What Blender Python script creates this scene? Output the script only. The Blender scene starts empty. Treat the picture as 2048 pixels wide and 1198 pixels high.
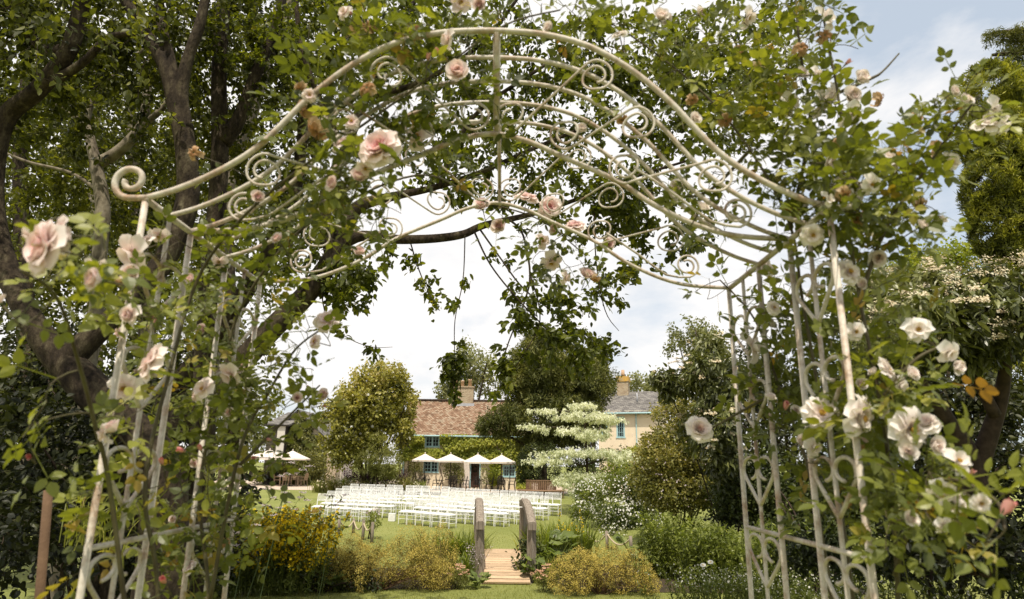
import bpy, math
import numpy as np
from mathutils import Matrix, Vector
# ------------------------------------------------------------------ camera model
F = 1290.0; PITCH = math.atan((930 - 599) / F); ROLL = math.radians(.76); EYE = 1.55
SC = bpy.context.scene
COL = SC.collection
def rotm():
    a = math.pi / 2 + PITCH
    Rx = np.array([[1, 0, 0], [0, math.cos(a), -math.sin(a)], [0, math.sin(a), math.cos(a)]])
    Rz = np.array([[math.cos(ROLL), -math.sin(ROLL), 0], [math.sin(ROLL), math.cos(ROLL), 0], [0, 0, 1]])
    return Rx @ Rz
RM = rotm()
def at(px, py, Y):
    d = RM @ np.array([(px - 1024) / F, -(py - 599) / F, -1.])
    return np.array([0, 0, EYE]) + d * (Y / d[1])
GY = [-60, 3, 6, 9, 12, 14, 19, 26, 33.6, 40, 45, 60, 90, 2000]
GZ = [0, 0, -.3, -.6, -.70, -.74, -.74, -.61, -.32, -.25, -.22, -.2, -.2, -.2]
def gz(y): return np.interp(y, GY, GZ)
def G(px, py):
    lo, hi = 1.0, 400.0
    for _ in range(60):
        m = (lo + hi) / 2
        if at(px, py, m)[2] > gz(m): lo = m
        else: hi = m
    return at(px, py, lo)
def ppm(Y, z=1.0): return F / (Y * math.cos(PITCH) + (z - EYE) * math.sin(PITCH))
cd = bpy.data.cameras.new('camera'); cam = bpy.data.objects.new('camera', cd); COL.objects.link(cam)
cd.sensor_width = 36; cd.lens = 36 * F / 2048; cd.clip_start = .05; cd.clip_end = 3000
M4 = Matrix(RM.tolist()).to_4x4(); M4.translation = (0, 0, EYE); cam.matrix_world = M4
cd.dof.use_dof = True; cd.dof.focus_distance = 9.0; cd.dof.aperture_fstop = 4.0
SC.camera = cam
# ------------------------------------------------------------------ materials
def mat(name):
    m = bpy.data.materials.new(name); m.use_nodes = True
    nt = m.node_tree; nt.nodes.clear()
    out = nt.nodes.new('ShaderNodeOutputMaterial')
    return m, nt, out
def N(nt, t, **kw):
    n = nt.nodes.new(t)
    for k, v in kw.items():
        if k.startswith('_'): setattr(n, k[1:], v)
        else: n.inputs[k].default_value = v
    return n
def L(nt, a, b): nt.links.new(a, b)
def ramp(nt, stops):
    r = nt.nodes.new('ShaderNodeValToRGB'); e = r.color_ramp.elements
    while len(e) < len(stops): e.new(.5)
    for k, (p, c) in zip(e, stops): k.position = p; k.color = (*c, 1)
    return r
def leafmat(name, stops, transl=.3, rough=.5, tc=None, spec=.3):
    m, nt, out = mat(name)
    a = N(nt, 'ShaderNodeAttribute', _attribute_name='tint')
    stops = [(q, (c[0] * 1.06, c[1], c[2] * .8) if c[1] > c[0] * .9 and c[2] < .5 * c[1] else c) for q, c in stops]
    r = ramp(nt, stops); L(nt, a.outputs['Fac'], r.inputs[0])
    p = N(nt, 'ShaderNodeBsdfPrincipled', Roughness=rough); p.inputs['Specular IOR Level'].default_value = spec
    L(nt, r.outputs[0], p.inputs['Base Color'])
    t = N(nt, 'ShaderNodeBsdfTranslucent')
    mx = N(nt, 'ShaderNodeMix', _data_type='RGBA', _blend_type='MULTIPLY'); mx.inputs[0].default_value = 1
    L(nt, r.outputs[0], mx.inputs[6]); mx.inputs[7].default_value = (*(tc or (1.6, 1.7, .7)), 1)
    L(nt, mx.outputs[2], t.inputs[0])
    s = N(nt, 'ShaderNodeMixShader'); s.inputs[0].default_value = transl
    L(nt, p.outputs[0], s.inputs[1]); L(nt, t.outputs[0], s.inputs[2]); L(nt, s.outputs[0], out.inputs[0])
    return m
def noisemat(name, stops, scale=5, detail=6, rough=.8, bump=.0, bscale=None, stretch=(1, 1, 1), spec=.3, metal=0, dist=.02, tint=0, coord='Object', rnoise=.6):
    m, nt, out = mat(name)
    tc = N(nt, 'ShaderNodeTexCoord'); mp = N(nt, 'ShaderNodeMapping'); mp.inputs['Scale'].default_value = stretch
    L(nt, tc.outputs[coord], mp.inputs[0])
    n = N(nt, 'ShaderNodeTexNoise', Scale=scale, Detail=detail, Roughness=rnoise); L(nt, mp.outputs[0], n.inputs['Vector'])
    r = ramp(nt, stops); L(nt, n.outputs[0], r.inputs[0])
    p = N(nt, 'ShaderNodeBsdfPrincipled', Roughness=rough, Metallic=metal); p.inputs['Specular IOR Level'].default_value = spec
    col = r.outputs[0]
    if tint:
        a = N(nt, 'ShaderNodeAttribute', _attribute_name='tint')
        mr = N(nt, 'ShaderNodeMapRange'); mr.inputs[3].default_value = 1 - tint; mr.inputs[4].default_value = 1 + tint
        L(nt, a.outputs['Fac'], mr.inputs[0])
        mx = N(nt, 'ShaderNodeMix', _data_type='RGBA', _blend_type='MULTIPLY'); mx.inputs[0].default_value = 1
        L(nt, col, mx.inputs[6]); L(nt, mr.outputs[0], mx.inputs[7]); col = mx.outputs[2]
    L(nt, col, p.inputs['Base Color'])
    if bump:
        n2 = N(nt, 'ShaderNodeTexNoise', Scale=bscale or scale * 4, Detail=8, Roughness=.65); L(nt, mp.outputs[0], n2.inputs['Vector'])
        b = N(nt, 'ShaderNodeBump', Strength=bump, Distance=dist); L(nt, n2.outputs[0], b.inputs['Height']); L(nt, b.outputs[0], p.inputs['Normal'])
    L(nt, p.outputs[0], out.inputs[0])
    return m
def plain(name, c, rough=.5, spec=.4, metal=0):
    return noisemat(name, [(.3, tuple(x * .82 for x in c)), (.7, tuple(min(1, x * 1.1) for x in c))], scale=9, rough=rough, spec=spec, metal=metal)
MT = {}
MT['cherry'] = leafmat('cherry_leaf', [(0, (.024, .031, .008)), (.45, (.085, .108, .02)), (.8, (.17, .19, .034)), (1, (.26, .245, .05))], .45, .42, (1.9, 1.9, .5))
MT['wood'] = leafmat('woodland_leaf', [(0, (.020, .025, .007)), (.5, (.075, .09, .021)), (1, (.22, .23, .055))], .42, .5, (1.8, 1.8, .5))
MT['rose'] = leafmat('rose_leaf', [(0, (.040, .052, .015)), (.45, (.115, .14, .034)), (.88, (.25, .27, .066)), (.95, (.27, .22, .05)), (1, (.25, .13, .04))], .36, .42, (1.9, 1.9, .5), .4)
MT['petal'] = leafmat('rose_petal', [(0, (.88, .80, .75)), (.4, (.88, .70, .67)), (.72, (.86, .53, .52)), (1, (.76, .34, .35))], .3, .55, (1.05, .98, .92), .2)
MT['petalcream'] = leafmat('cream_rose_petal', [(0, (.88, .84, .79)), (.45, (.88, .79, .74)), (.75, (.86, .68, .62)), (1, (.78, .50, .44))], .32, .55, (1.05, .99, .93), .2)
MT['budpink'] = leafmat('bud_petal', [(0, (.75, .48, .40)), (1, (.62, .16, .17))], .2, .5, (1, .8, .8), .3)
MT['spent'] = leafmat('faded_petal', [(0, (.66, .54, .38)), (.5, (.60, .42, .25)), (1, (.34, .17, .07))], .3, .7, (1, .9, .7), .1)
MT['stamen'] = plain('rose_stamen', (.55, .33, .05), .7)
MT['calyx'] = plain('rose_calyx', (.07, .10, .03), .6)
MT['cane'] = noisemat('rose_cane', [(.3, (.05, .035, .018)), (.7, (.10, .09, .035))], 20, rough=.6)
MT['bark'] = noisemat('cherry_bark', [(.34, (.010, .007, .005)), (.5, (.042, .031, .020)), (.62, (.085, .068, .042)), (.72, (.17, .15, .095))], 9, rough=.9, bump=1.0, bscale=34, rnoise=.72, dist=.03, stretch=(1, 1, .45), spec=.15)
MT['barkpale'] = noisemat('pale_bark', [(.3, (.07, .055, .04)), (.5, (.20, .17, .125)), (.75, (.34, .30, .23))], 9, rough=.85, bump=.6, bscale=25, stretch=(1, 1, .6), spec=.15)
MT['twig'] = noisemat('twig_bark', [(.3, (.022, .016, .012)), (.7, (.06, .042, .03))], 12, rough=.85, spec=.15)
MT['magnolia'] = leafmat('magnolia_leaf', [(0, (.060, .066, .017)), (.4, (.20, .206, .048)), (.8, (.36, .355, .10)), (1, (.46, .39, .16))], .3, .35, (1.5, 1.4, .5), .5)
MT['creeper'] = leafmat('creeper_leaf', [(0, (.06, .08, .014)), (.5, (.20, .25, .04)), (1, (.38, .40, .08))], .35, .45, (1.6, 1.6, .5))
MT['ivy'] = leafmat('ivy_leaf', [(0, (.035, .042, .012)), (.5, (.105, .115, .030)), (1, (.19, .19, .05))], .2, .45)
MT['yew'] = leafmat('yew_needle', [(0, (.026, .032, .010)), (.5, (.088, .104, .032)), (1, (.21, .21, .07))], .22, .6)
MT['yewgold'] = leafmat('golden_yew_needle', [(0, (.024, .031, .008)), (.5, (.12, .14, .024)), (1, (.40, .40, .055))], .25, .5)
MT['hedge'] = leafmat('hedge_leaf', [(0, (.012, .018, .006)), (.5, (.04, .058, .016)), (1, (.10, .125, .035))], .15, .5)
MT['dogwood'] = leafmat('variegated_leaf', [(0, (.34, .39, .20)), (.4, (.60, .63, .43)), (1, (.82, .82, .66))], .4, .5, (1.1, 1.1, .8))
MT['feather'] = leafmat('feathery_leaf', [(0, (.08, .09, .032)), (.5, (.19, .205, .07)), (1, (.32, .325, .125))], .35, .55)
MT['green'] = leafmat('border_leaf', [(0, (.04, .058, .015)), (.5, (.12, .155, .040)), (1, (.25, .285, .08))], .3, .45, (1.6, 1.7, .5))
MT['blade'] = leafmat('strap_leaf', [(0, (.06, .08, .02)), (.5, (.17, .215, .058)), (1, (.33, .37, .11))], .35, .4, (1.6, 1.7, .5))
MT['grassy'] = leafmat('grass_blade', [(0, (.10, .12, .022)), (.5, (.19, .21, .045)), (1, (.32, .32, .09))], .4, .5, (1.5, 1.6, .4))
MT['euphorbia'] = leafmat('euphorbia_bract', [(0, (.20, .155, .03)), (.5, (.46, .37, .08)), (1, (.62, .51, .15))], .3, .6, (1.2, 1.1, .5), .1)
MT['eustem'] = leafmat('euphorbia_leaf', [(0, (.08, .065, .02)), (.5, (.16, .15, .045)), (1, (.28, .22, .06))], .3, .6)
MT['yellow'] = leafmat('yellow_flower', [(0, (.62, .43, .012)), (1, (.84, .66, .03))], .3, .6, (1.1, 1, .5), .1)
MT['white'] = leafmat('white_flower', [(0, (.66, .64, .56)), (1, (.86, .85, .80))], .3, .6, (1, 1, .95), .1)
MT['cream'] = leafmat('cream_flower_head', [(0, (.40, .31, .18)), (.5, (.58, .50, .34)), (1, (.74, .69, .52))], .15, .8, (1, .95, .85), .1)
MT['mauve'] = leafmat('pale_mauve_flower', [(0, (.45, .36, .38)), (1, (.68, .60, .60))], .25, .8, (1, .95, .95), .1)
MT['salmon'] = leafmat('salmon_flower_head', [(0, (.50, .27, .17)), (1, (.70, .47, .33))], .2, .8, (1, .9, .8), .1)
MT['purple'] = leafmat('purple_flower', [(0, (.045, .012, .035)), (1, (.15, .045, .12))], .25, .7, (1.2, .8, 1.1), .1)
MT['viburnum'] = leafmat('long_leathery_leaf', [(0, (.034, .042, .016)), (.5, (.105, .125, .045)), (.85, (.20, .22, .08)), (1, (.38, .38, .24))], .18, .38, (1.6, 1.6, .6), .5)
MT['goldshrub'] = leafmat('golden_green_leaf', [(0, (.055, .064, .02)), (.5, (.175, .185, .056)), (1, (.37, .335, .13))], .3, .5, (1.5, 1.4, .5))
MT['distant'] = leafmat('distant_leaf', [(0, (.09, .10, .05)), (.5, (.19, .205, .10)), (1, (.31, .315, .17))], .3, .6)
MT['darkfol'] = leafmat('painted_shade_leaf', [(0, (.004, .006, .002)), (.5, (.016, .021, .007)), (1, (.06, .07, .02))], .2, .5)  # deep shade painted into the leaf colour, darkened to near black
MT['bigleaf'] = leafmat('broad_leaf', [(0, (.07, .105, .03)), (.5, (.14, .19, .06)), (1, (.26, .30, .11))], .3, .4, (1.5, 1.6, .6))
def paintmat():
    m, nt, out = mat('cream_painted_iron')
    tc = N(nt, 'ShaderNodeTexCoord')
    n1 = N(nt, 'ShaderNodeTexNoise', Scale=11, Detail=8, Roughness=.7); L(nt, tc.outputs['Object'], n1.inputs['Vector'])
    n2 = N(nt, 'ShaderNodeTexNoise', Scale=90, Detail=4, Roughness=.6); L(nt, tc.outputs['Object'], n2.inputs['Vector'])
    r1 = ramp(nt, [(.25, (.42, .37, .30)), (.5, (.54, .49, .41)), (.75, (.62, .57, .49))]); L(nt, n2.outputs[0], r1.inputs[0])
    r2 = ramp(nt, [(.47, (0, 0, 0)), (.64, (1, 1, 1))]); L(nt, n1.outputs[0], r2.inputs[0])
    mm = N(nt, 'ShaderNodeMath', _operation='MULTIPLY'); mm.inputs[1].default_value = .8; L(nt, r2.outputs[0], mm.inputs[0])
    r3 = ramp(nt, [(.3, (.15, .07, .03)), (.7, (.36, .19, .08))]); L(nt, n2.outputs[0], r3.inputs[0])
    mx = N(nt, 'ShaderNodeMix', _data_type='RGBA'); L(nt, mm.outputs[0], mx.inputs[0]); L(nt, r1.outputs[0], mx.inputs[6]); L(nt, r3.outputs[0], mx.inputs[7])
    p = N(nt, 'ShaderNodeBsdfPrincipled', Roughness=.55); L(nt, mx.outputs[2], p.inputs['Base Color'])
    b = N(nt, 'ShaderNodeBump', Strength=.35, Distance=.002); L(nt, n2.outputs[0], b.inputs['Height']); L(nt, b.outputs[0], p.inputs['Normal'])
    L(nt, p.outputs[0], out.inputs[0]); return m
MT['iron'] = paintmat()
def tilemat(name, stops, sx, sy, bump=.6, mort=(.05, .035, .025), mix=.5, msize=.012):
    m, nt, out = mat(name)
    tc = N(nt, 'ShaderNodeTexCoord'); mp = N(nt, 'ShaderNodeMapping')
    L(nt, tc.outputs['UV'], mp.inputs[0])
    b = N(nt, 'ShaderNodeTexBrick', Scale=1.0); b.inputs['Brick Width'].default_value = sx; b.inputs['Row Height'].default_value = sy; b.inputs['Mortar Size'].default_value = msize
    b.inputs['Color1'].default_value = (0, 0, 0, 1); b.inputs['Color2'].default_value = (1, 1, 1, 1); b.inputs['Mortar'].default_value = (.5, .5, .5, 1)
    b.inputs['Mortar Smooth'].default_value = .3
    L(nt, mp.outputs[0], b.inputs['Vector'])
    n = N(nt, 'ShaderNodeTexNoise', Scale=1.1, Detail=8, Roughness=.75); L(nt, mp.outputs[0], n.inputs['Vector'])
    mx = N(nt, 'ShaderNodeMix', _data_type='FLOAT'); mx.inputs[0].default_value = mix
    L(nt, b.outputs['Color'], mx.inputs[2]); L(nt, n.outputs[0], mx.inputs[3])
    r = ramp(nt, stops); L(nt, mx.outputs[0], r.inputs[0])
    m2 = N(nt, 'ShaderNodeMix', _data_type='RGBA'); L(nt, b.outputs['Fac'], m2.inputs[0]); L(nt, r.outputs[0], m2.inputs[6]); m2.inputs[7].default_value = (*mort, 1)
    p = N(nt, 'ShaderNodeBsdfPrincipled', Roughness=.9); p.inputs['Specular IOR Level'].default_value = .15
    L(nt, m2.outputs[2], p.inputs['Base Color'])
    bp = N(nt, 'ShaderNodeBump', Strength=bump, Distance=.03, _invert=True); L(nt, b.outputs['Fac'], bp.inputs['Height']); L(nt, bp.outputs[0], p.inputs['Normal'])
    L(nt, p.outputs[0], out.inputs[0]); return m
MT['claytile'] = tilemat('clay_roof_tile', [(.12, (.08, .05, .033)), (.36, (.22, .13, .082)), (.52, (.30, .195, .13)), (.68, (.36, .275, .195)), (.9, (.20, .17, .12))], .22, .15, mix=.5)
MT['slate'] = tilemat('slate_roof_tile', [(.2, (.09, .085, .08)), (.5, (.17, .16, .15)), (.8, (.26, .245, .22))], .3, .2, mix=.5, mort=(.06, .055, .05))
MT['brick'] = tilemat('buff_brick', [(.2, (.30, .20, .12)), (.5, (.44, .33, .21)), (.8, (.52, .42, .28))], .22, .075, mix=.5, mort=(.36, .32, .26))
MT['render'] = noisemat('cream_lime_render', [(.3, (.68, .57, .42)), (.6, (.76, .66, .50)), (.8, (.80, .71, .56))], 1.5, rough=.95, bump=.15, bscale=30, spec=.1)
MT['blue'] = plain('blue_painted_wood', (.37, .56, .59), .5)
MT['glass'] = plain('dark_window_glass', (.03, .035, .04), .08, .6)
MT['whitewood'] = plain('white_painted_wood', (.72, .70, .66), .5)
MT['door'] = noisemat('brown_door_wood', [(.3, (.05, .025, .018)), (.7, (.12, .06, .04))], 6, rough=.6, stretch=(6, 1, .6))
MT['darkboard'] = noisemat('dark_weatherboard', [(.3, (.03, .025, .02)), (.7, (.09, .075, .06))], 5, rough=.9, stretch=(8, 8, .6))
MT['greyboard'] = noisemat('pale_weatherboard', [(.3, (.42, .40, .36)), (.7, (.62, .59, .53))], 5, rough=.9, stretch=(8, 8, .6))
MT['lead'] = plain('lead_flashing', (.42, .43, .47), .5)
MT['pot'] = plain('clay_chimney_pot', (.50, .34, .22), .8)
MT['lichen'] = noisemat('lichen_brick', [(.35, (.40, .30, .18)), (.55, (.55, .33, .07)), (.8, (.60, .42, .12))], 4, rough=.95)
MT['oldwood'] = noisemat('weathered_oak', [(.25, (.10, .08, .062)), (.5, (.27, .225, .18)), (.75, (.42, .37, .30))], 4, rough=.9, bump=.7, bscale=14, stretch=(7, 7, .8), spec=.1)
MT['deck'] = noisemat('pale_deck_board', [(.3, (.42, .29, .18)), (.6, (.56, .41, .27)), (.8, (.64, .49, .34))], 5, rough=.8, bump=.3, stretch=(1, 9, 9), tint=.16, spec=.15)
MT['teak'] = noisemat('weathered_teak', [(.3, (.28, .20, .13)), (.7, (.48, .37, .25))], 6, rough=.8, spec=.15)
MT['bench'] = noisemat('brown_slat_wood', [(.3, (.13, .075, .045)), (.7, (.30, .19, .12))], 6, rough=.8, stretch=(5, 5, 1), spec=.15)
MT['darkmetal'] = plain('dark_painted_metal', (.035, .028, .025), .5, .4)
MT['rope'] = noisemat('natural_rope', [(.3, (.34, .27, .18)), (.7, (.55, .46, .33))], 60, rough=.95)
MT['chairwhite'] = plain('white_lacquered_wood', (.80, .80, .79), .4)
MT['seatpad'] = plain('white_seat_pad', (.80, .79, .77), .85, .1)
MT['canvas'] = noisemat('ivory_canvas', [(.3, (.68, .60, .53)), (.7, (.76, .69, .62))], 8, rough=.95, spec=.05)
MT['stake'] = noisemat('rusty_stake', [(.3, (.07, .04, .022)), (.7, (.15, .09, .05))], 8, rough=.85, bump=.4)
MT['soil'] = noisemat('bed_soil', [(.3, (.03, .022, .014)), (.7, (.07, .05, .03))], 6, rough=1, bump=.8)
MT['stonestep'] = noisemat('old_stone', [(.3, (.10, .085, .06)), (.7, (.26, .22, .16))], 6, rough=.95, bump=.6)
MT['gravel'] = noisemat('pinkish_gravel', [(.3, (.36, .28, .22)), (.5, (.50, .41, .33)), (.75, (.62, .53, .44))], 14, rough=.95, bump=.3, bscale=60, spec=.1)
def lawnmat():
    m, nt, out = mat('mown_lawn')
    tc = N(nt, 'ShaderNodeTexCoord')
    a = N(nt, 'ShaderNodeTexNoise', Scale=.35, Detail=5, Roughness=.6); L(nt, tc.outputs['Object'], a.inputs['Vector'])
    mp = N(nt, 'ShaderNodeMapping'); mp.inputs['Scale'].default_value = (1, .35, 1); L(nt, tc.outputs['Object'], mp.inputs[0])
    b = N(nt, 'ShaderNodeTexNoise', Scale=26, Detail=7, Roughness=.75); L(nt, mp.outputs[0], b.inputs['Vector'])
    mx = N(nt, 'ShaderNodeMix', _data_type='FLOAT'); mx.inputs[0].default_value = .6; L(nt, a.outputs[0], mx.inputs[2]); L(nt, b.outputs[0], mx.inputs[3])
    r = ramp(nt, [(.30, (.12, .14, .034)), (.5, (.20, .22, .062)), (.68, (.30, .295, .105))]); L(nt, mx.outputs[0], r.inputs[0])
    p = N(nt, 'ShaderNodeBsdfPrincipled', Roughness=.85); p.inputs['Specular IOR Level'].default_value = .1; L(nt, r.outputs[0], p.inputs['Base Color'])
    bp = N(nt, 'ShaderNodeBump', Strength=.6, Distance=.05); L(nt, b.outputs[0], bp.inputs['Height']); L(nt, bp.outputs[0], p.inputs['Normal'])
    L(nt, p.outputs[0], out.inputs[0]); return m
MT['lawn'] = lawnmat()
# ------------------------------------------------------------------ mesh building
def nrm(v): return v / np.maximum(np.linalg.norm(v, axis=-1, keepdims=True), 1e-9)
class MB:
    def __init__(s): s.V = []; s.T = []; s.Q = []; s.A = []; s.TM = []; s.QM = []; s.n = 0; s.UV = None
    def add(s, V, T=None, Q=None, t=.5, mi=0):
        V = np.asarray(V, float).reshape(-1, 3); k = len(V)
        s.V.append(V); s.A.append(np.broadcast_to(np.asarray(t, float), (k,)))
        if T is not None and len(T): T = np.asarray(T, int).reshape(-1, 3); s.T.append(T + s.n); s.TM.append(np.full(len(T), mi))
        if Q is not None and len(Q): Q = np.asarray(Q, int).reshape(-1, 4); s.Q.append(Q + s.n); s.QM.append(np.full(len(Q), mi))
        s.n += k
    def tubes(s, P, R, n=5, t=.5, mi=0, cap=True):
        P = np.asarray(P, float); R = np.asarray(R, float)
        B, K, _ = P.shape
        if B == 0: return
        T = np.empty_like(P); T[:, 1:-1] = P[:, 2:] - P[:, :-2]; T[:, 0] = P[:, 1] - P[:, 0]; T[:, -1] = P[:, -1] - P[:, -2]
        T = nrm(T)
        X = np.empty_like(P); d = nrm(P[:, -1] - P[:, 0] + 1e-6)
        ref = np.where(np.abs(d[:, 2:3]) < .8, np.array([[0, 0, 1.]]), np.array([[1., 0, 0]]))
        x = nrm(np.cross(T[:, 0], ref))
        for k in range(K):
            x = nrm(x - T[:, k] * np.sum(x * T[:, k], -1, keepdims=True)); X[:, k] = x
        Y = np.cross(T, X)
        a = np.arange(n) * 2 * math.pi / n
        V = P[:, :, None] + R[:, :, None, None] * (np.cos(a)[None, None, :, None] * X[:, :, None] + np.sin(a)[None, None, :, None] * Y[:, :, None])
        V = V.reshape(-1, 3)
        k, j, b = np.meshgrid(np.arange(K - 1), np.arange(n), np.arange(B), indexing='ij')
        o = b * K * n; j2 = (j + 1) % n
        Q = np.stack([o + k * n + j, o + k * n + j2, o + (k + 1) * n + j2, o + (k + 1) * n + j], -1).reshape(-1, 4)
        tt = np.repeat(np.broadcast_to(np.asarray(t, float), (B,)), K * n)
        n0 = s.n; s.add(V, Q=Q, t=tt, mi=mi)
        if cap:
            TT = []
            for b in range(B):
                o = b * K * n
                for j in range(1, n - 1): TT.append((o, o + j + 1, o + j)); e = o + (K - 1) * n; TT.append((e, e + j, e + j + 1))
            s.T.append(np.array(TT) + n0); s.TM.append(np.full(len(TT), mi))
    def tube(s, pts, r, n=8, t=.5, mi=0):
        pts = np.asarray(pts, float); r = np.broadcast_to(np.asarray(r, float), (len(pts),))
        s.tubes(pts[None], r[None], n, t, mi)
    def box(s, c, sz, R=None, t=.5, mi=0):
        h = np.array(sz) / 2.; v = np.array([[x, y, z] for x in (-1, 1) for y in (-1, 1) for z in (-1, 1)]) * h
        if R is not None: v = v @ np.asarray(R).T
        s.add(v + np.array(c), Q=[(0, 1, 3, 2), (4, 6, 7, 5), (0, 4, 5, 1), (2, 3, 7, 6), (0, 2, 6, 4), (1, 5, 7, 3)], t=t, mi=mi)
    def leaves(s, tm, P, D, Nn, S, t, mi=0):
        V0, T0, Q0 = tm; P = np.asarray(P); n = len(P)
        if n == 0: return
        D = nrm(np.asarray(D)); X = nrm(np.cross(D, Nn)); Z = np.cross(X, D)
        S = np.broadcast_to(np.asarray(S, float), (n,))
        V = P[:, None] + S[:, None, None] * (V0[None, :, 0:1] * X[:, None] + V0[None, :, 1:2] * D[:, None] + V0[None, :, 2:3] * Z[:, None])
        o = np.arange(n)[:, None, None] * len(V0)
        T = (np.array(T0)[None] + o).reshape(-1, 3) if len(T0) else None
        Q = (np.array(Q0)[None] + o).reshape(-1, 4) if len(Q0) else None
        s.add(V.reshape(-1, 3), T, Q, t=np.repeat(np.broadcast_to(np.asarray(t, float), (n,)), len(V0)), mi=mi)
    def ribbons(s, P, W, side, t, mi=0):
        P = np.asarray(P); B, K, _ = P.shape
        a = P - side[:, None] * W[..., None]; b = P + side[:, None] * W[..., None]
        V = np.stack([a, b], 2).reshape(-1, 3)
        k, bb = np.meshgrid(np.arange(K - 1), np.arange(B), indexing='ij'); o = bb * K * 2 + k * 2
        Q = np.stack([o, o + 1, o + 3, o + 2], -1).reshape(-1, 4)
        s.add(V, Q=Q, t=np.repeat(np.broadcast_to(np.asarray(t, float), (B,)), K * 2), mi=mi)
    def mesh(s, name, mats, smooth=False, uvp=None):
        me = bpy.data.meshes.new(name)
        V = np.concatenate(s.V); T = np.concatenate(s.T) if s.T else np.zeros((0, 3), int); Q = np.concatenate(s.Q) if s.Q else np.zeros((0, 4), int)
        me.vertices.add(len(V)); me.vertices.foreach_set('co', V.astype(np.float32).ravel())
        nl = T.size + Q.size; me.loops.add(nl); me.loops.foreach_set('vertex_index', np.concatenate([T.ravel(), Q.ravel()]).astype(np.int32))
        me.polygons.add(len(T) + len(Q))
        me.polygons.foreach_set('loop_start', np.concatenate([np.arange(len(T)) * 3, T.size + np.arange(len(Q)) * 4]).astype(np.int32))
        mi = np.concatenate(s.TM + s.QM).astype(np.int32); me.polygons.foreach_set('material_index', mi)
        me.polygons.foreach_set('use_smooth', np.full(len(mi), smooth))
        a = me.attributes.new('tint', 'FLOAT', 'POINT'); a.data.foreach_set('value', np.concatenate(s.A).astype(np.float32))
        for m in (mats if isinstance(mats, (list, tuple)) else [mats]): me.materials.append(m)
        me.update(calc_edges=True)
        if uvp is not None:
            uv = me.uv_layers.new(name='uv'); idx = np.concatenate([T.ravel(), Q.ravel()])
            o, u, v = [np.asarray(q, float) for q in uvp]; d = V[idx] - o
            uv.data.foreach_set('uv', np.stack([d @ u, d @ v], -1).astype(np.float32).ravel())
        me.validate()
        return me
    def build(s, name, mats, parent=None, smooth=False, uvp=None):
        o = bpy.data.objects.new(name, s.mesh(name, mats, smooth, uvp)); COL.objects.link(o)
        if parent is not None:
            o.parent = parent; o.matrix_parent_inverse = Matrix.Translation(-Vector(parent.location)) if tuple(parent.rotation_euler) == (0, 0, 0) else parent.matrix_basis.inverted()
        return o
def tag(o, label=None, cat=None, group=None, kind=None):
    if label: o['label'] = label
    if cat: o['category'] = cat
    if group: o['group'] = group
    if kind: o['kind'] = kind
    return o
def thing(name, label, cat, loc=(0, 0, 0), group=None):
    o = bpy.data.objects.new(name, None); COL.objects.link(o); o.location = [float(v) for v in loc]; o.empty_display_size = .2
    return tag(o, label, cat, group)
def copy_tree(o, parent=None):
    c = o.copy(); COL.objects.link(c)
    if parent is not None: c.parent = parent
    for ch in list(o.children): copy_tree(ch, c)
    return c
# leaf shapes: length 1 along +Y, face up +Z
LEAF4 = (np.array([(0, 0, 0), (.26, .45, .07), (0, 1, -.06), (-.26, .45, .07)]), [(0, 1, 2), (0, 2, 3)], [])
LEAFW = (np.array([(0, 0, 0), (.36, .45, .07), (0, 1, -.06), (-.36, .45, .07)]), [(0, 1, 2), (0, 2, 3)], [])
NEEDLE = (np.array([(0, 0, 0), (.12, .4, .03), (0, 1, 0), (-.12, .4, .03)]), [(0, 1, 2), (0, 2, 3)], [])
def ovate(w, bend=-.08):
    V = np.array([(0, 0, 0), (0, .33, .01), (0, .68, -.01), (0, 1, bend), (-w * .85, .2, .05), (-w, .46, .07), (-w * .62, .76, .03), (w * .85, .2, .05), (w, .46, .07), (w * .62, .76, .03)])
    return (V, [(0, 1, 4), (1, 5, 4), (2, 3, 6), (0, 7, 1), (1, 7, 8), (2, 9, 3)], [(1, 2, 6, 5), (1, 8, 9, 2)])
OV = ovate(.27); OVR = ovate(.36); OVN = ovate(.17)
def compound(n=5, w=.31):
    Vs = []; T = []; Q = []; o = 0
    def put(base, ang, ln, roll):
        nonlocal o
        V, t, q = ovate(w); ca, sa = math.cos(ang), math.sin(ang)
        v = V * ln; z = v[:, 2] + v[:, 0] * roll
        Vs.append(np.stack([v[:, 0] * ca + v[:, 1] * sa, -v[:, 0] * sa + v[:, 1] * ca, z], -1) + np.array(base))
        T.extend([tuple(a + o for a in f) for f in t]); Q.extend([tuple(a + o for a in f) for f in q]); o += len(V)
    put((0, .74, -.05), .1, .34, .1); put((.02, .66, -.03), 1.1, .30, -.35); put((-.02, .64, -.03), -1.15, .29, .35)
    if n > 3: put((.02, .34, 0), 1.2, .25, -.3); put((-.02, .32, 0), -1.25, .24, .3)
    V = np.array([(-.012, 0, 0), (.012, 0, 0), (.008, .68, -.03), (-.008, .68, -.03)]); Vs.append(V); Q.append((o, o + 1, o + 2, o + 3))
    return (np.concatenate(Vs), T, Q)
COMP5 = compound(5); COMP3 = compound(3)
def disc(n=8, cup=.1):
    a = np.arange(n) * 2 * math.pi / n; V = np.concatenate([[(0, 0, 0)], np.stack([np.cos(a) * .5, np.sin(a) * .5, np.where(np.arange(n) % 2 == 0, cup, cup * .3)], -1)])
    return (V, [(0, 1 + i, 1 + (i + 1) % n) for i in range(n)], [])
DISC = disc()
def noise3(P, sc, seed):
    r = np.random.default_rng(seed); o = np.zeros(len(P))
    for i in range(5):
        k = r.normal(0, 1, 3) / sc * (1 + .6 * i); o += np.sin(P @ k + r.uniform(0, 6.28)) / (1 + .5 * i)
    return o / 2.2
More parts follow.
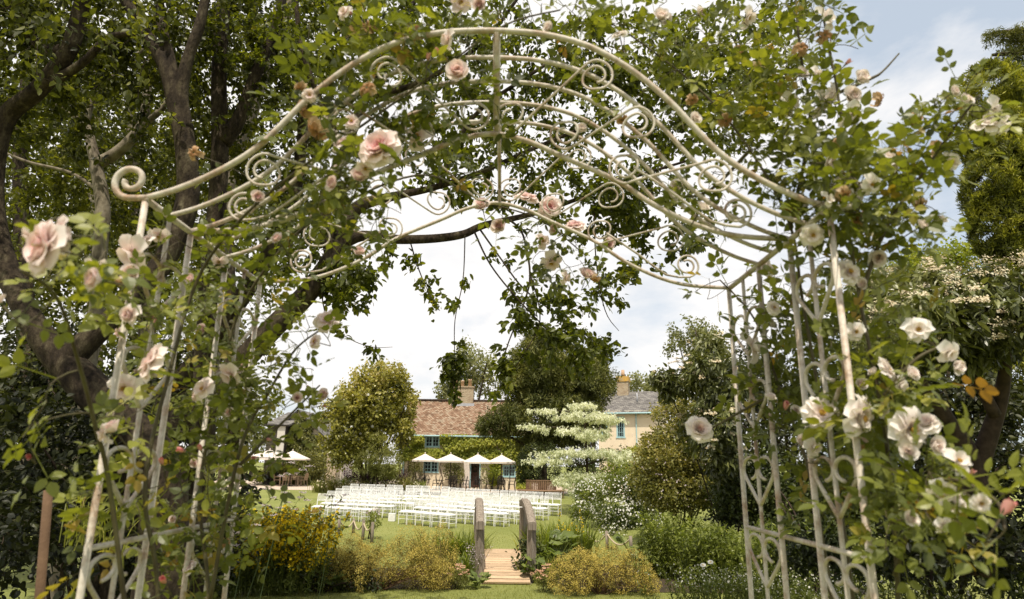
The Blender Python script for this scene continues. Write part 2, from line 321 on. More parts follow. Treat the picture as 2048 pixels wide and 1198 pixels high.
def grow(base, brad, targets, seed, bend=.12, up=0., tip=.002, rk=.012, rmax=.6, K=6):
    r = np.random.default_rng(seed); base = np.asarray(base, float); targets = np.asarray(targets, float)
    n0 = len(base); cap = n0 + len(targets) * K
    P = np.zeros((cap, 3)); R = np.zeros(cap); P[:n0] = base; R[:n0] = brad; n = n0
    d = np.array([np.min(np.sum((base - t) ** 2, 1)) for t in targets]) if len(targets) else np.zeros(0)
    paths = np.zeros((len(targets), K, 3)); rads = np.zeros((len(targets), K)); u = np.linspace(0, 1, K)[:, None]
    for i in np.argsort(d):
        t = targets[i]; j = int(np.argmin(np.sum((P[:n] - t) ** 2, 1))); s = P[j]; v = t - s; ln = np.linalg.norm(v)
        c = s + v * .5 + r.normal(0, bend * ln, 3) + np.array([0, 0, up * ln])
        p = (1 - u) ** 2 * s + 2 * u * (1 - u) * c + u ** 2 * t
        ra = max(tip, min(R[j] * rmax, tip + rk * ln)); q = np.linspace(ra, tip, K)
        paths[i] = p; rads[i] = q; P[n:n + K - 1] = p[1:]; R[n:n + K - 1] = q[1:]; n += K - 1
    return paths, rads
def spline(pts, k=6):
    pts = np.asarray(pts, float); n = len(pts)
    if n < 3: return pts
    out = []
    for i in range(n - 1):
        p0, p1, p2, p3 = pts[max(i - 1, 0)], pts[i], pts[i + 1], pts[min(i + 2, n - 1)]
        for u in np.linspace(0, 1, k, endpoint=False):
            out.append(.5 * (2 * p1 + (p2 - p0) * u + (2 * p0 - 5 * p1 + 4 * p2 - p3) * u ** 2 + (3 * p1 - p0 - 3 * p2 + p3) * u ** 3))
    out.append(pts[-1]); return np.array(out)
def limb(q, Y=None, k=5):
    """[(px,py,rpx[,Y])] -> world points and radii"""
    P = []; R = []
    for e in q:
        y = e[3] if len(e) > 3 else Y; p = at(e[0], e[1], y); P.append(p); R.append(e[2] / ppm(y, p[2]))
    S = spline(np.concatenate([np.array(P), np.array(R)[:, None]], 1), k)
    return S[:, :3], np.maximum(S[:, 3], .0015)
def ell(px, py, Y, rx, ry, rd):
    c = at(px, py, Y); k = ppm(Y, c[2]); return (c, np.array([rx / k, rd, ry / k]))
def inell(ells, n, seed, shell=0., half=False, lump=True):
    r = np.random.default_rng(seed); w = np.array([e[2] if len(e) > 2 else np.prod(e[1]) ** .67 for e in ells]); w = w / w.sum(); out = []
    for e, m in zip(ells, r.multinomial(n, w)):
        d = nrm(r.normal(0, 1, (m, 3)))
        if half: d[:, 2] = np.abs(d[:, 2])
        rad = (shell ** 3 + (1 - shell ** 3) * r.random(m)) ** (1 / 3)
        q_ = r.normal(0, 2.0, (3, 3)); ph = r.uniform(0, 6.28, 3); rad = rad * (1 + .16 * np.sin(d @ q_ + ph).sum(1)) if lump else rad
        out.append(e[0] + d * rad[:, None] * e[1])
    return np.concatenate(out)
def foliage(mb, paths, per, tm, size, spread, seed, droop=.3, t0=.35, flat=.6, tscale=.6, tamp=.28, tbase=.45, trand=.18, up=(0, 0, 1), along=.6, center=None, mi=0):
    r = np.random.default_rng(seed); B, K, _ = paths.shape; n = B * per
    b = np.repeat(np.arange(B), per); u = r.uniform(t0, 1, n) * (K - 1); k = np.minimum(u.astype(int), K - 2); f = (u - k)[:, None]
    p = paths[b, k] * (1 - f) + paths[b, k + 1] * f; d = nrm(paths[b, k + 1] - paths[b, k])
    p = p + r.normal(0, 1, (n, 3)) * spread
    D = nrm(d * along + r.normal(0, .6, (n, 3)) + np.array([0, 0, -droop]))
    Nn = nrm(np.array(up) * flat + r.normal(0, .5, (n, 3)))
    t = np.clip(tbase + tamp * noise3(p, tscale, seed) + r.normal(0, trand, n), 0, 1)
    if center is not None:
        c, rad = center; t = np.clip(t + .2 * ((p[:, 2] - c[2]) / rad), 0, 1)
    mb.leaves(tm, p, D, Nn, size * r.uniform(.65, 1.2, n), t, mi)
    return p
def plant(name, label, cat, ells, n, per, tm, size, mt, seed, spread=.05, base=None, stems=5, stem_r=.02, stem_mt='twig', shell=.3, flowers=None, group=None, droop=.2, flat=.5, trunk='stem', crown='foliage', bend=.12, tscale=.6, tamp=.28, tbase=.45, up=0, limbs=None, half=False, nb=4, twigs=True, along=.6, root=None):
    r = np.random.default_rng(seed)
    c0 = np.mean([e[0] for e in ells], 0)
    if base is None: base = np.array([c0[0], c0[1], gz(c0[1])])
    base = np.asarray(base, float)
    rt = root or thing(name, label, cat, base, group)
    sk = []; sr = []; mb = MB()
    if limbs:
        for P, R in limbs: mb.tube(P, R, 9); sk.append(P); sr.append(R)
    else:
        for i in range(stems):
            e = ells[i % len(ells)]; tip = e[0] + r.normal(0, .35, 3) * e[1]; b = base + np.array([r.normal(0, 1) * stem_r * 3, r.normal(0, 1) * stem_r * 3, -.03])
            m = (b + tip) / 2 + np.array([r.normal(0, .06), r.normal(0, .06), .1]) * np.linalg.norm(tip - b)
            P = spline([b, m, tip], 5); R = np.linspace(stem_r, stem_r * .35, len(P)); mb.tube(P, R, 7); sk.append(P); sr.append(R)
    T = inell(ells, n, seed + 1, shell, half)
    T[:, 2] = np.maximum(T[:, 2], gz(T[:, 1]) + .05)
    paths, rads = grow(np.concatenate(sk), np.concatenate(sr), T, seed + 2, bend, up, tip=stem_r * .06 + .001, rk=.012)
    if twigs: mb.tubes(paths, rads, nb, cap=False)
    mb.build(trunk, MT[stem_mt], rt, True)
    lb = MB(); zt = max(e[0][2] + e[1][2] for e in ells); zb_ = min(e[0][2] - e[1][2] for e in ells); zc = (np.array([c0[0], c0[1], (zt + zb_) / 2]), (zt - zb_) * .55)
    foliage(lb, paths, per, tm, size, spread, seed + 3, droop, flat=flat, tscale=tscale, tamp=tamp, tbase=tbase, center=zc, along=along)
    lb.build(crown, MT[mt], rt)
    if flowers:
        for fl in (flowers if isinstance(flowers, list) else [flowers]):
            fb = MB(); q = inell(fl.get('ells', ells), fl['n'], seed + 9, fl.get('shell', .9), fl.get('half', True))
            m = fl.get('cluster', 1); q = np.repeat(q, m, 0) + r.normal(0, 1, (len(q) * m, 3)) * np.array(fl.get('jit', .02))
            q[:, 2] = np.maximum(q[:, 2], gz(q[:, 1]) + .05)
            dd = nrm(q - c0 + r.normal(0, .3, q.shape)); nn = nrm(dd + np.array([0, -.5, .7]) + r.normal(0, .3, q.shape))
            fb.leaves(fl.get('tm', DISC), q, nrm(np.cross(nn, r.normal(0, 1, q.shape))), nn, fl['size'] * r.uniform(.7, 1.2, len(q)), r.random(len(q)))
            fo = fb.build(fl.get('name', 'blossoms'), MT[fl['mt']], rt); fo['kind'] = 'stuff'
    return rt
def blades(mb, B, h, w, seed, lean=.5, droop=.35, K=6, hvar=.3, mi=0):
    r = np.random.default_rng(seed); n = len(B); az = r.uniform(0, 6.283, n); dr = np.stack([np.cos(az), np.sin(az), 0 * az], -1)
    H = h * r.uniform(1 - hvar, 1 + hvar * .5, n); ln = lean * r.uniform(.2, 1.2, n); t = np.linspace(0, 1, K)
    P = B[:, None] + dr[:, None] * (ln * H)[:, None, None] * (t ** 1.7)[None, :, None]
    P[:, :, 2] += H[:, None] * (t[None] - droop * r.uniform(.3, 1.3, n)[:, None] * t[None] ** 3)
    W = w / 2 * (1 - t ** 2.5)[None] * (.6 + .8 * t * (1 - t) + .2)[None] * r.uniform(.7, 1.2, n)[:, None]
    side = nrm(np.cross(dr, [0, 0, 1.]) + .4 * r.normal(0, 1, (n, 3)) * np.array([1, 1, 0]))
    mb.ribbons(P, W, side, np.clip(.5 + r.normal(0, .22, n), 0, 1), mi)
    return P
def strap(name, label, cat, clumps, n, h, w, mt, seed, lean=.5, droop=.35, rad=.15, group=None, extra=None):
    r = np.random.default_rng(seed); clumps = [np.asarray(c, float) for c in clumps]
    rt = thing(name, label, cat, np.mean(clumps, 0), group)
    B = np.concatenate([c + np.stack([r.normal(0, rad, n), r.normal(0, rad, n), np.zeros(n)], -1) for c in clumps]); B[:, 2] = gz(B[:, 1])
    mb = MB(); blades(mb, B, h, w, seed, lean, droop); mb.build('leaves', MT[mt], rt)
    return rt
# ------------------------------------------------------------------ world and sun
SUN = nrm(np.array([-.03, -.46, 1.0]))
w = bpy.data.worlds.new('World'); SC.world = w; w.use_nodes = True; nt = w.node_tree; nt.nodes.clear()
sky = N(nt, 'ShaderNodeTexSky', _sky_type='NISHITA', _sun_disc=False)
sky.sun_elevation = math.asin(SUN[2]); sky.sun_rotation = math.atan2(SUN[0], SUN[1]); sky.air_density = 1.0; sky.dust_density = 2.0
tc = N(nt, 'ShaderNodeTexCoord'); mp = N(nt, 'ShaderNodeMapping'); mp.inputs['Scale'].default_value = (1, 1, 2.2); mp.inputs['Location'].default_value = (.35, .1, .15)
L(nt, tc.outputs['Generated'], mp.inputs[0])
cn = N(nt, 'ShaderNodeTexNoise', Scale=2.3, Detail=9, Roughness=.55); cn.inputs['Distortion'].default_value = .25; L(nt, mp.outputs[0], cn.inputs['Vector'])
cr = ramp(nt, [(.34, (0, 0, 0)), (.50, (1, 1, 1))]); sx = N(nt, 'ShaderNodeSeparateXYZ'); L(nt, tc.outputs['Generated'], sx.inputs[0])
mrx = N(nt, 'ShaderNodeMapRange', _interpolation_type='SMOOTHSTEP'); mrx.inputs[1].default_value = .30; mrx.inputs[2].default_value = .50; mrx.inputs[3].default_value = .05; mrx.inputs[4].default_value = -.12; L(nt, sx.outputs[0], mrx.inputs[0])
ad = N(nt, 'ShaderNodeMath', _operation='ADD'); L(nt, cn.outputs[0], ad.inputs[0]); L(nt, mrx.outputs[0], ad.inputs[1]); L(nt, ad.outputs[0], cr.inputs[0])
c2 = N(nt, 'ShaderNodeTexNoise', Scale=5, Detail=7, Roughness=.6); L(nt, mp.outputs[0], c2.inputs['Vector'])
cc = ramp(nt, [(.28, (6.2, 6.25, 6.35)), (.50, (7.2, 7.0, 6.85))]); L(nt, c2.outputs[0], cc.inputs[0])
pale = N(nt, 'ShaderNodeMix', _data_type='RGBA'); pale.inputs[0].default_value = .6; L(nt, sky.outputs[0], pale.inputs[6]); pale.inputs[7].default_value = (5.3, 5.85, 6.3, 1)
mx = N(nt, 'ShaderNodeMix', _data_type='RGBA'); L(nt, cr.outputs[0], mx.inputs[0]); L(nt, pale.outputs[2], mx.inputs[6]); L(nt, cc.outputs[0], mx.inputs[7])
bg = N(nt, 'ShaderNodeBackground', Strength=.15); L(nt, mx.outputs[2], bg.inputs[0])
ow = N(nt, 'ShaderNodeOutputWorld'); L(nt, bg.outputs[0], ow.inputs[0])
sl = bpy.data.lights.new('sun', 'SUN'); sl.energy = 5.0; sl.angle = math.radians(.55); sl.color = (1, .91, .77)
so = bpy.data.objects.new('sun', sl); COL.objects.link(so); so.rotation_euler = Vector(-SUN).to_track_quat('-Z', 'Y').to_euler()
SC.view_settings.view_transform = 'Standard'; SC.view_settings.look = 'None'; SC.view_settings.exposure = 0
SC.cycles.max_bounces = 6; SC.cycles.transparent_max_bounces = 4; SC.cycles.use_denoising = True
# ------------------------------------------------------------------ ground
def sheet(name, xs, ys, zoff, mt, kind='structure', zf=None):
    X, Yy = np.meshgrid(xs, ys); Z = gz(Yy) + zoff + (zf(X, Yy) if zf else 0)
    V = np.stack([X, Yy, Z], -1).reshape(-1, 3); nx = len(xs)
    j, i = np.meshgrid(np.arange(len(ys) - 1), np.arange(nx - 1), indexing='ij'); o = j * nx + i
    mb = MB(); mb.add(V, Q=np.stack([o, o + 1, o + nx + 1, o + nx], -1).reshape(-1, 4)); ob = mb.build(name, MT[mt], None, True); ob['kind'] = kind; return ob
ysg = np.unique(np.concatenate([[-60, -20], np.arange(-5, 60, 1.0), [70, 90, 150, 400, 1500]]))
sheet('lawn', np.unique(np.concatenate([[-900, -300, -100], np.arange(-40, 41, 2.0), [100, 300, 900]])), ysg, 0, 'lawn')
sheet('terrace', np.arange(-34, 22, 2.0), np.arange(44.2, 70, 1.3), .012, 'gravel')
for nm, x0, x1, y0, y1 in (('flower_bed_soil', -5.6, -1.0, 13.0, 15.6), ('flower_bed_soil', 1.0, 7, 13.0, 16.5), ('flower_bed_soil', -9.5, -4.2, 40, 44.5)):
    sheet(nm, np.linspace(x0, x1, 9), np.linspace(y0, y1, 6), .008, 'soil')
# near grass blades (uncountable)
r = np.random.default_rng(3)
n = 90000
gy = 8.5 + 18 * r.random(n) ** 1.9; gx = r.uniform(-1, 1, n) * (1.6 + gy * .62)
gb = MB(); GB = np.stack([gx, gy, gz(gy)], -1)
keep = (np.abs(gx) < 7)
blades(gb, GB[keep], .05, .007, 5, lean=.8, droop=.2, K=3)
go = gb.build('grass', MT['grassy'], None); tag(go, 'short mown green grass of the lawn', kind='stuff')
# ------------------------------------------------------------------ buildings
def quadpart(name, pts, mt, parent, o, u, v):
    mb = MB(); mb.add(pts, Q=[(0, 1, 2, 3)]); return mb.build(name, MT[mt], parent, uvp=(o, u, v))
def boxpart(name, c, s, mt, parent, t=.5, uv=True):
    mb = MB(); mb.box(c, s); return mb.build(name, MT[mt], parent, uvp=((0, 0, 0), (1, .37, 0), (0, 0, 1)) if uv else None)
def window(x0, x1, z0, z1, y, parent, lights=2, rows=3, cols=2, name='window'):
    """casement: frame proud of the wall at y, facing -Y"""
    f = .07; mb = MB(); w_ = x1 - x0; h_ = z1 - z0
    for c, s in (((x0 + f / 2, y, (z0 + z1) / 2), (f, .12, h_)), ((x1 - f / 2, y, (z0 + z1) / 2), (f, .12, h_)), (((x0 + x1) / 2, y, z1 - f / 2), (w_ - 2 * f, .118, f)), (((x0 + x1) / 2, y - .02, z0 + f / 2), (w_ + .1, .18, f))): mb.box(c, s)
    fo = mb.build(name, MT['blue'], parent)
    mb = MB(); lw = (w_ - 2 * f) / lights
    for i in range(lights):
        a = x0 + f + i * lw; sf = .055
        for c, s in (((a + sf / 2, y - .01, (z0 + z1) / 2), (sf, .07, h_ - 2 * f)), ((a + lw - sf / 2, y - .01, (z0 + z1) / 2), (sf, .07, h_ - 2 * f)), ((a + lw / 2, y - .01, z0 + f + sf / 2), (lw - 2 * sf, .068, sf)), ((a + lw / 2, y - .01, z1 - f - sf / 2), (lw - 2 * sf, .068, sf))): mb.box(c, s)
        for k in range(1, rows): mb.box((a + lw / 2, y - .012, z0 + f + k * (h_ - 2 * f) / rows), (lw - 2 * sf, .04, .03))
        for k in range(1, cols): mb.box((a + k * lw / cols, y - .015, (z0 + z1) / 2), (.03, .036, h_ - 2 * f - 2 * sf))
    mb.build('sash', MT['blue'], fo)
    boxpart('glass', ((x0 + x1) / 2, y + .03, (z0 + z1) / 2), (w_ - 2 * f - .01, .012, h_ - 2 * f - .01), 'glass', fo, uv=False)
    return fo
def wx(px, Y, py=900): return at(px, py, Y)[0]
def wz(px, py, Y): return at(px, py, Y)[2]
# --- cottage
CY = 50.0; gb0 = -.2
cx0 = wx(806, CY); cx1 = wx(1062, CY); ez = wz(900, 864, CY); RY = CY + 3.0; rz = wz(900, 801, RY); DEP = 6.0
cot = thing('cottage', 'cream rendered cottage with mossy clay tile roof and blue casement windows', 'cottage', (cx0, CY, gb0))
def wall_with_holes(name, x0, x1, z0, z1, y, holes, mt, parent, th=.3):
    xs = sorted({x0, x1, *[h[0] for h in holes], *[h[1] for h in holes]}); zs = sorted({z0, z1, *[h[2] for h in holes], *[h[3] for h in holes]})
    mb = MB()
    for a, b in zip(xs, xs[1:]):
        for c, d in zip(zs, zs[1:]):
            if not any(h[0] <= (a + b) / 2 <= h[1] and h[2] <= (c + d) / 2 <= h[3] for h in holes): mb.add([(a, y, c), (b, y, c), (b, y, d), (a, y, d)], Q=[(0, 1, 2, 3)])
    for h in holes:
        a, b, c, d = h
        mb.add([(a, y, c), (a, y, d), (a, y + th, d), (a, y + th, c)], Q=[(0, 1, 2, 3)]); mb.add([(b, y, c), (b, y + th, c), (b, y + th, d), (b, y, d)], Q=[(0, 1, 2, 3)])
        mb.add([(a, y, d), (b, y, d), (b, y + th, d), (a, y + th, d)], Q=[(0, 1, 2, 3)]); mb.add([(a, y, c), (a, y + th, c), (b, y + th, c), (b, y, c)], Q=[(0, 1, 2, 3)])
    return mb
wu = (wx(849, CY), wx(879, CY), wz(864, 895, CY), wz(864, 868.5, CY)); wl = (wx(848.5, CY), wx(878.5, CY), wz(864, 946, CY), wz(864, 921, CY)); wr = (wx(1006, CY), wx(1032, CY), wz(1018, 955, CY), wz(1018, 930, CY))
dr = (wx(941, CY), wx(962, CY), -.12, wz(950, 921, CY))
mb = wall_with_holes('wall', cx0, cx1, gb0, ez, CY, [wu, wl, wr, dr], 'render', cot)
mb.add([(cx0, CY, gb0), (cx0, CY, ez), (cx0, CY + DEP, ez), (cx0, CY + DEP, gb0)], Q=[(0, 1, 2, 3)]); mb.add([(cx0, CY, ez), (cx0, RY, rz - .1), (cx0, CY + DEP, ez)], T=[(0, 1, 2)])
mb.add([(cx1, CY, gb0), (cx1, CY + DEP, gb0), (cx1, CY + DEP, ez), (cx1, CY, ez)], Q=[(0, 1, 2, 3)]); mb.add([(cx1, CY, ez), (cx1, CY + DEP, ez), (cx1, RY, rz - .1)], T=[(0, 1, 2)])
mb.add([(cx0, CY + DEP, gb0), (cx0, CY + DEP, ez), (cx1, CY + DEP, ez), (cx1, CY + DEP, gb0)], Q=[(0, 1, 2, 3)]); mb.build('wall', MT['render'], cot)
ov = .35; th = .14; sl_ = nrm(np.array([0, RY - CY, rz - ez]))
def roofslope(x0, x1, ye, ze, yr, zr, nx=40, sag=.06, seed=1, ny=10):
    rr = np.random.default_rng(seed); mb = MB(); xs = np.linspace(x0, x1, nx); uu = np.linspace(0, 1, ny)
    X, U = np.meshgrid(xs, uu); s = (X - x0) / (x1 - x0)
    Z = ze + (zr - ze) * U - sag * np.sin(s * math.pi * 2.3) * .5 - sag * .8 * np.sin(s * math.pi) + rr.normal(0, .012, X.shape); Yv = ye + (yr - ye) * U
    V = np.stack([X, Yv, Z], -1).reshape(-1, 3); j, i = np.meshgrid(np.arange(ny - 1), np.arange(nx - 1), indexing='ij'); o = j * nx + i
    Q = np.stack([o, o + 1, o + nx + 1, o + nx], -1).reshape(-1, 4); mb.add(V, Q=Q)
    V2 = V - np.array([0, 0, .1]); mb.add(V2, Q=Q[:, ::-1]); e = np.arange(nx - 1)
    nb_ = nx * ny; mb.Q.append(np.stack([e, e + nb_, e + 1 + nb_, e + 1], -1)); mb.QM.append(np.zeros(nx - 1, int))
    c = np.arange(ny - 1) * nx
    for off in (0, nx - 1): mb.Q.append(np.stack([c + off, c + off + nx, c + off + nx + nb_, c + off + nb_], -1)); mb.QM.append(np.zeros(ny - 1, int))
    return mb
ye = CY - ov; ze_ = ez - ov * (rz - ez) / (RY - CY) + .1
mb = roofslope(cx0 - .15, cx1 + .15, ye, ze_, RY, rz, seed=4)
ro = mb.build('roof', MT['claytile'], cot, uvp=((0, 0, 0), (1, 0, 0), (0, sl_[1], sl_[2])))
mb = roofslope(cx0 - .15, cx1 + .15, CY + DEP + ov, ze_, RY, rz, seed=5); mb.build('roof', MT['claytile'], cot, uvp=((0, 0, 0), (1, 0, 0), (0, -sl_[1], sl_[2])))
mb = MB(); xs = np.linspace(cx0 - .15, cx1 + .15, 24)
for a, b in zip(xs, xs[1:]): mb.tube([(a, RY, rz - .01), (b - .01, RY, rz - .005)], .11, 8)
mb.build('ridge_tile', MT['claytile'], ro, True)
mb = MB(); mb.tube([(cx0 - .15, ye - .05, ze_ - .1), (cx1, ye - .05, ze_ - .12)], .06, 8); mb.box(((cx0 + cx1) / 2, ye + .1, ze_ - .14), (cx1 - cx0 + .2, .04, .14)); mb.build('gutter', MT['blue'], cot)
mb = MB(); mb.tube([(cx0 + .12, CY - .06, ez - .1), (cx0 + .12, CY - .06, gb0)], .05, 8); mb.build('drainpipe', MT['blue'], cot)
ccx = wx(927, RY, 800); cw = wx(947, RY, 800) - wx(907, RY, 800); ct = wz(927, 776, RY)
ch = boxpart('chimney', (ccx, RY, (rz - .8 + ct) / 2), (cw, .9, ct - rz + .8), 'brick', cot)
boxpart('chimney_cap', (ccx, RY, ct + .05), (cw + .14, 1.04, .1), 'brick', ch); boxpart('lead_flashing', (ccx, RY - .48, rz - .38), (cw + .2, .05, .26), 'lead', ch, uv=False)
for px in (911, 925, 940):
    mb = MB(); x = wx(px, RY, 770); h = .62 if px != 925 else .5; mb.tube([(x, RY, ct + .1), (x, RY, ct + .1 + h * .8), (x, RY, ct + .1 + h * .82), (x, RY, ct + .1 + h)], [.16, .13, .16, .15], 10); mb.build('chimney_pot', MT['pot'], ch, True)
for h in (wu, wl, wr): window(h[0], h[1], h[2], h[3], CY + .06, cot)
mb = MB(); mb.box(((dr[0] + dr[1]) / 2, CY + .2, (dr[2] + dr[3]) / 2), (dr[1] - dr[0] - .16, .06, dr[3] - dr[2] - .08)); do = mb.build('door', MT['door'], cot)
mb = MB()
for i in range(6):
    mb.box((dr[0] + .13 + (i % 2) * (dr[1] - dr[0] - .26) * .5 + .12, CY + .165, dr[2] + .3 + (i // 2) * .6), (.2, .015, .4))
mb.build('door_panel', MT['door'], do)
mb = MB(); a = np.linspace(0, 6.283, 25); wc = ((dr[0] + dr[1]) / 2 - .03, CY + .14, wz(950, 938, CY)); mb.tube(np.stack([wc[0] + .19 * np.cos(a), np.full(25, wc[1]), wc[2] + .19 * np.sin(a)], -1), .05, 6); tag(mb.build('door_wreath', MT['darkfol'], None, True), 'dark round wreath hanging on the brown cottage door', 'wreath')
mb = MB()
for x in (dr[0] + .04, dr[1] - .04): mb.box((x, CY - .02, (dr[2] + dr[3]) / 2), (.08, .2, dr[3] - dr[2]))
mb.box(((dr[0] + dr[1]) / 2, CY - .02, dr[3] - .04), (dr[1] - dr[0] - .16, .2, .08)); mb.build('door_frame', MT['blue'], cot)
mb = MB(); K = 9; cxx = wx(934, CY - 1.1)
for s in range(7): # gathered white drape on the porch post
    x = cxx - .16 + s * .055; zz = np.linspace(gb0 + .05, dr[3] - .05, K); mb.tube(np.stack([x + .05 * np.sin(zz * 2.2), CY - 1.1 + .03 * np.cos(s * 2 + zz), zz], -1), np.linspace(.05, .03, K), 6)
tag(mb.build('drape', MT['canvas'], None, True), 'white gathered drape hanging beside the cottage door', 'drape')
# --- slate-roofed cream house behind the dogwood
HY = 51.0; hx0 = wx(1198, HY); hx1 = wx(1312, HY); hez = wz(1250, 823, HY); HR = HY + 3.6; hrz = wz(1270, 786, HR)
hs = thing('house', 'cream house with grey slate roof and tall orange-topped chimney beyond the dogwood', 'house', (hx0, HY, gb0))
w1 = (wx(1234, HY), wx(1251, HY), wz(1243, 877, HY), wz(1243, 834, HY)); w2 = (wx(1203.5, HY), wx(1216, HY), wz(1210, 871, HY), wz(1210, 849, HY)); w3 = (wx(1235, HY), wx(1252, HY), wz(1243, 955, HY), wz(1243, 912, HY))
mb = wall_with_holes('wall', hx0, hx1, gb0, hez, HY, [w1, w2, w3], 'render', hs)
for x in (hx0, hx1): mb.add([(x, HY, gb0), (x, HY, hez), (x, HY + 7.2, hez), (x, HY + 7.2, gb0)], Q=[(0, 1, 2, 3)]); mb.add([(x, HY, hez), (x, HR, hrz - .1), (x, HY + 7.2, hez)], T=[(0, 1, 2)])
mb.build('wall', MT['render'], hs)
s2 = nrm(np.array([0, HR - HY, hrz - hez]))
hro = roofslope(hx0 - .1, hx1 + .2, HY - .35, hez - .2, HR, hrz, sag=.01, seed=8).build('roof', MT['slate'], hs, uvp=((0, 0, 0), (1, 0, 0), (0, s2[1], s2[2])))
roofslope(hx0 - .1, hx1 + .2, HY + 7.55, hez - .2, HR, hrz, sag=.01, seed=9).build('roof', MT['slate'], hs, uvp=((0, 0, 0), (1, 0, 0), (0, -s2[1], s2[2])))
mb = MB(); mb.tube([(hx0 - .1, HY - .4, hez - .22), (hx1, HY - .4, hez - .22)], .06, 8); mb.tube([(wx(1274, HY), HY - .06, hez - .2), (wx(1274, HY), HY - .06, gb0)], .045, 8); mb.build('gutter', MT['blue'], hs)
for h in (w1, w3): window(h[0], h[1], h[2], h[3], HY + .06, hs, lights=1, rows=4, cols=3)
window(w2[0], w2[1], w2[2], w2[3], HY + .06, hs, lights=1, rows=3, cols=3)
hcx = wx(1218, HR, 780); hct = wz(1218, 757, HR); hcw = wx(1229, HR, 780) - wx(1207, HR, 780)
ch = boxpart('chimney', (hcx, HR - .3, (hrz - 1 + hct) / 2), (hcw, .8, hct - hrz + 1), 'brick', hs); boxpart('chimney_top', (hcx, HR - .3, hct - .2), (hcw + .12, .92, .42), 'lichen', ch)
mb = MB(); mb.tube([(hcx, HR - .3, hct), (hcx, HR - .3, wz(1218, 743, HR))], [.16, .13], 10); mb.build('chimney_pot', MT['pot'], ch, True)
mb = MB(); vx = wx(1260, HY + 1.6, 800); vz = hez + 1.6 * (hrz - hez) / 3.6; mb.tube([(vx, HY + 1.6, vz - .1), (vx, HY + 1.6, vz + .7)], .045, 8); mb.build('vent_pipe', MT['lead'], hs, True)
hs.rotation_euler.z = math.radians(-20)
# --- ivy-clad barn at the far side of the terrace
BY = 55.0; bx0 = wx(566, BY); bx1 = wx(655, BY); bpx = wx(597, BY, 830); bpz = wz(597, 822, BY); bez = wz(655, 884, BY); blz = wz(566, 848, BY)
bn = thing('barn', 'old barn with ivy-clad gable, slate roofs and dark boarded bay', 'barn', (bx0, BY, gb0))
mb = MB(); D_ = 9
mb.add([(bx0, BY, gb0), (bx1, BY, gb0), (bx1, BY, bez), (bpx, BY, bpz), (bx0, BY, blz)], T=[(0, 1, 2), (0, 2, 3), (0, 3, 4)])
mb.add([(bx1, BY, gb0), (bx1, BY + D_, gb0), (bx1, BY + D_, bez), (bx1, BY, bez)], Q=[(0, 1, 2, 3)]); mb.add([(bx0, BY, gb0), (bx0, BY, blz), (bx0, BY + D_, blz), (bx0, BY + D_, gb0)], Q=[(0, 1, 2, 3)])
mb.build('wall', MT['render'], bn)
def slab(pts, mt, name, parent, th=.14):
    p = np.array(pts, float); mb = MB(); n_ = nrm(np.cross(p[1] - p[0], p[3] - p[0])); q = p - n_ * th
    mb.add(np.concatenate([p, q]), Q=[(0, 1, 2, 3), (7, 6, 5, 4), (0, 4, 5, 1), (1, 5, 6, 2), (2, 6, 7, 3), (3, 7, 4, 0)]); u = nrm(p[1] - p[0]); v = np.cross(n_, u); return mb.build(name, MT[mt], parent, uvp=(p[0], u, v))
slab([(bpx, BY - .3, bpz + .12), (bx1 + .3, BY - .3, bez - .05), (bx1 + .3, BY + D_, bez - .05), (bpx, BY + D_, bpz + .12)], 'slate', 'roof', bn)
slab([(bx0 - .3, BY - .3, blz - .02), (bpx, BY - .3, bpz + .125), (bpx, BY + D_, bpz + .125), (bx0 - .3, BY + D_, blz - .02)], 'slate', 'roof', bn)
ax0 = wx(531, BY - 1); ax1 = wx(568, BY - 1); az = wz(550, 848, BY - 1)
mb = MB(); mb.box(((ax0 + ax1) / 2, BY + .5, (gb0 + az) / 2), (ax1 - ax0, 3, az - gb0)); ab = mb.build('boarded_bay', MT['darkboard'], bn)
boxpart('pale_panel', (wx(559.5, BY - 1), BY - 1.04, (az + wz(560, 906, BY - 1)) / 2), (wx(567, BY - 1) - wx(552, BY - 1), .08, az - wz(560, 906, BY - 1)), 'greyboard', ab, uv=False)
slab([(ax0 - .3, BY - 1.3, az - .05), (ax1 + .3, BY - 1.3, az - .05), (ax1 + 1.3, BY + 1.8, bpz + .02), (ax0 + .6, BY + 1.8, bpz + .02)], 'slate', 'roof', bn)
slab([(wx(612, BY + 4), BY + 3, wz(630, 868, BY + 3)), (wx(680, BY + 4), BY + 3, wz(640, 868, BY + 3)), (wx(665, BY + 7), BY + 7, wz(640, 832, BY + 7)), (wx(612, BY + 7), BY + 7, wz(640, 832, BY + 7))], 'slate', 'roof', bn)
boxpart('wall', (wx(650, BY + 4), BY + 5.2, 1.6), (3.6, 4, wz(640, 868, BY + 3) - gb0 - .1), 'greyboard', bn, uv=False)
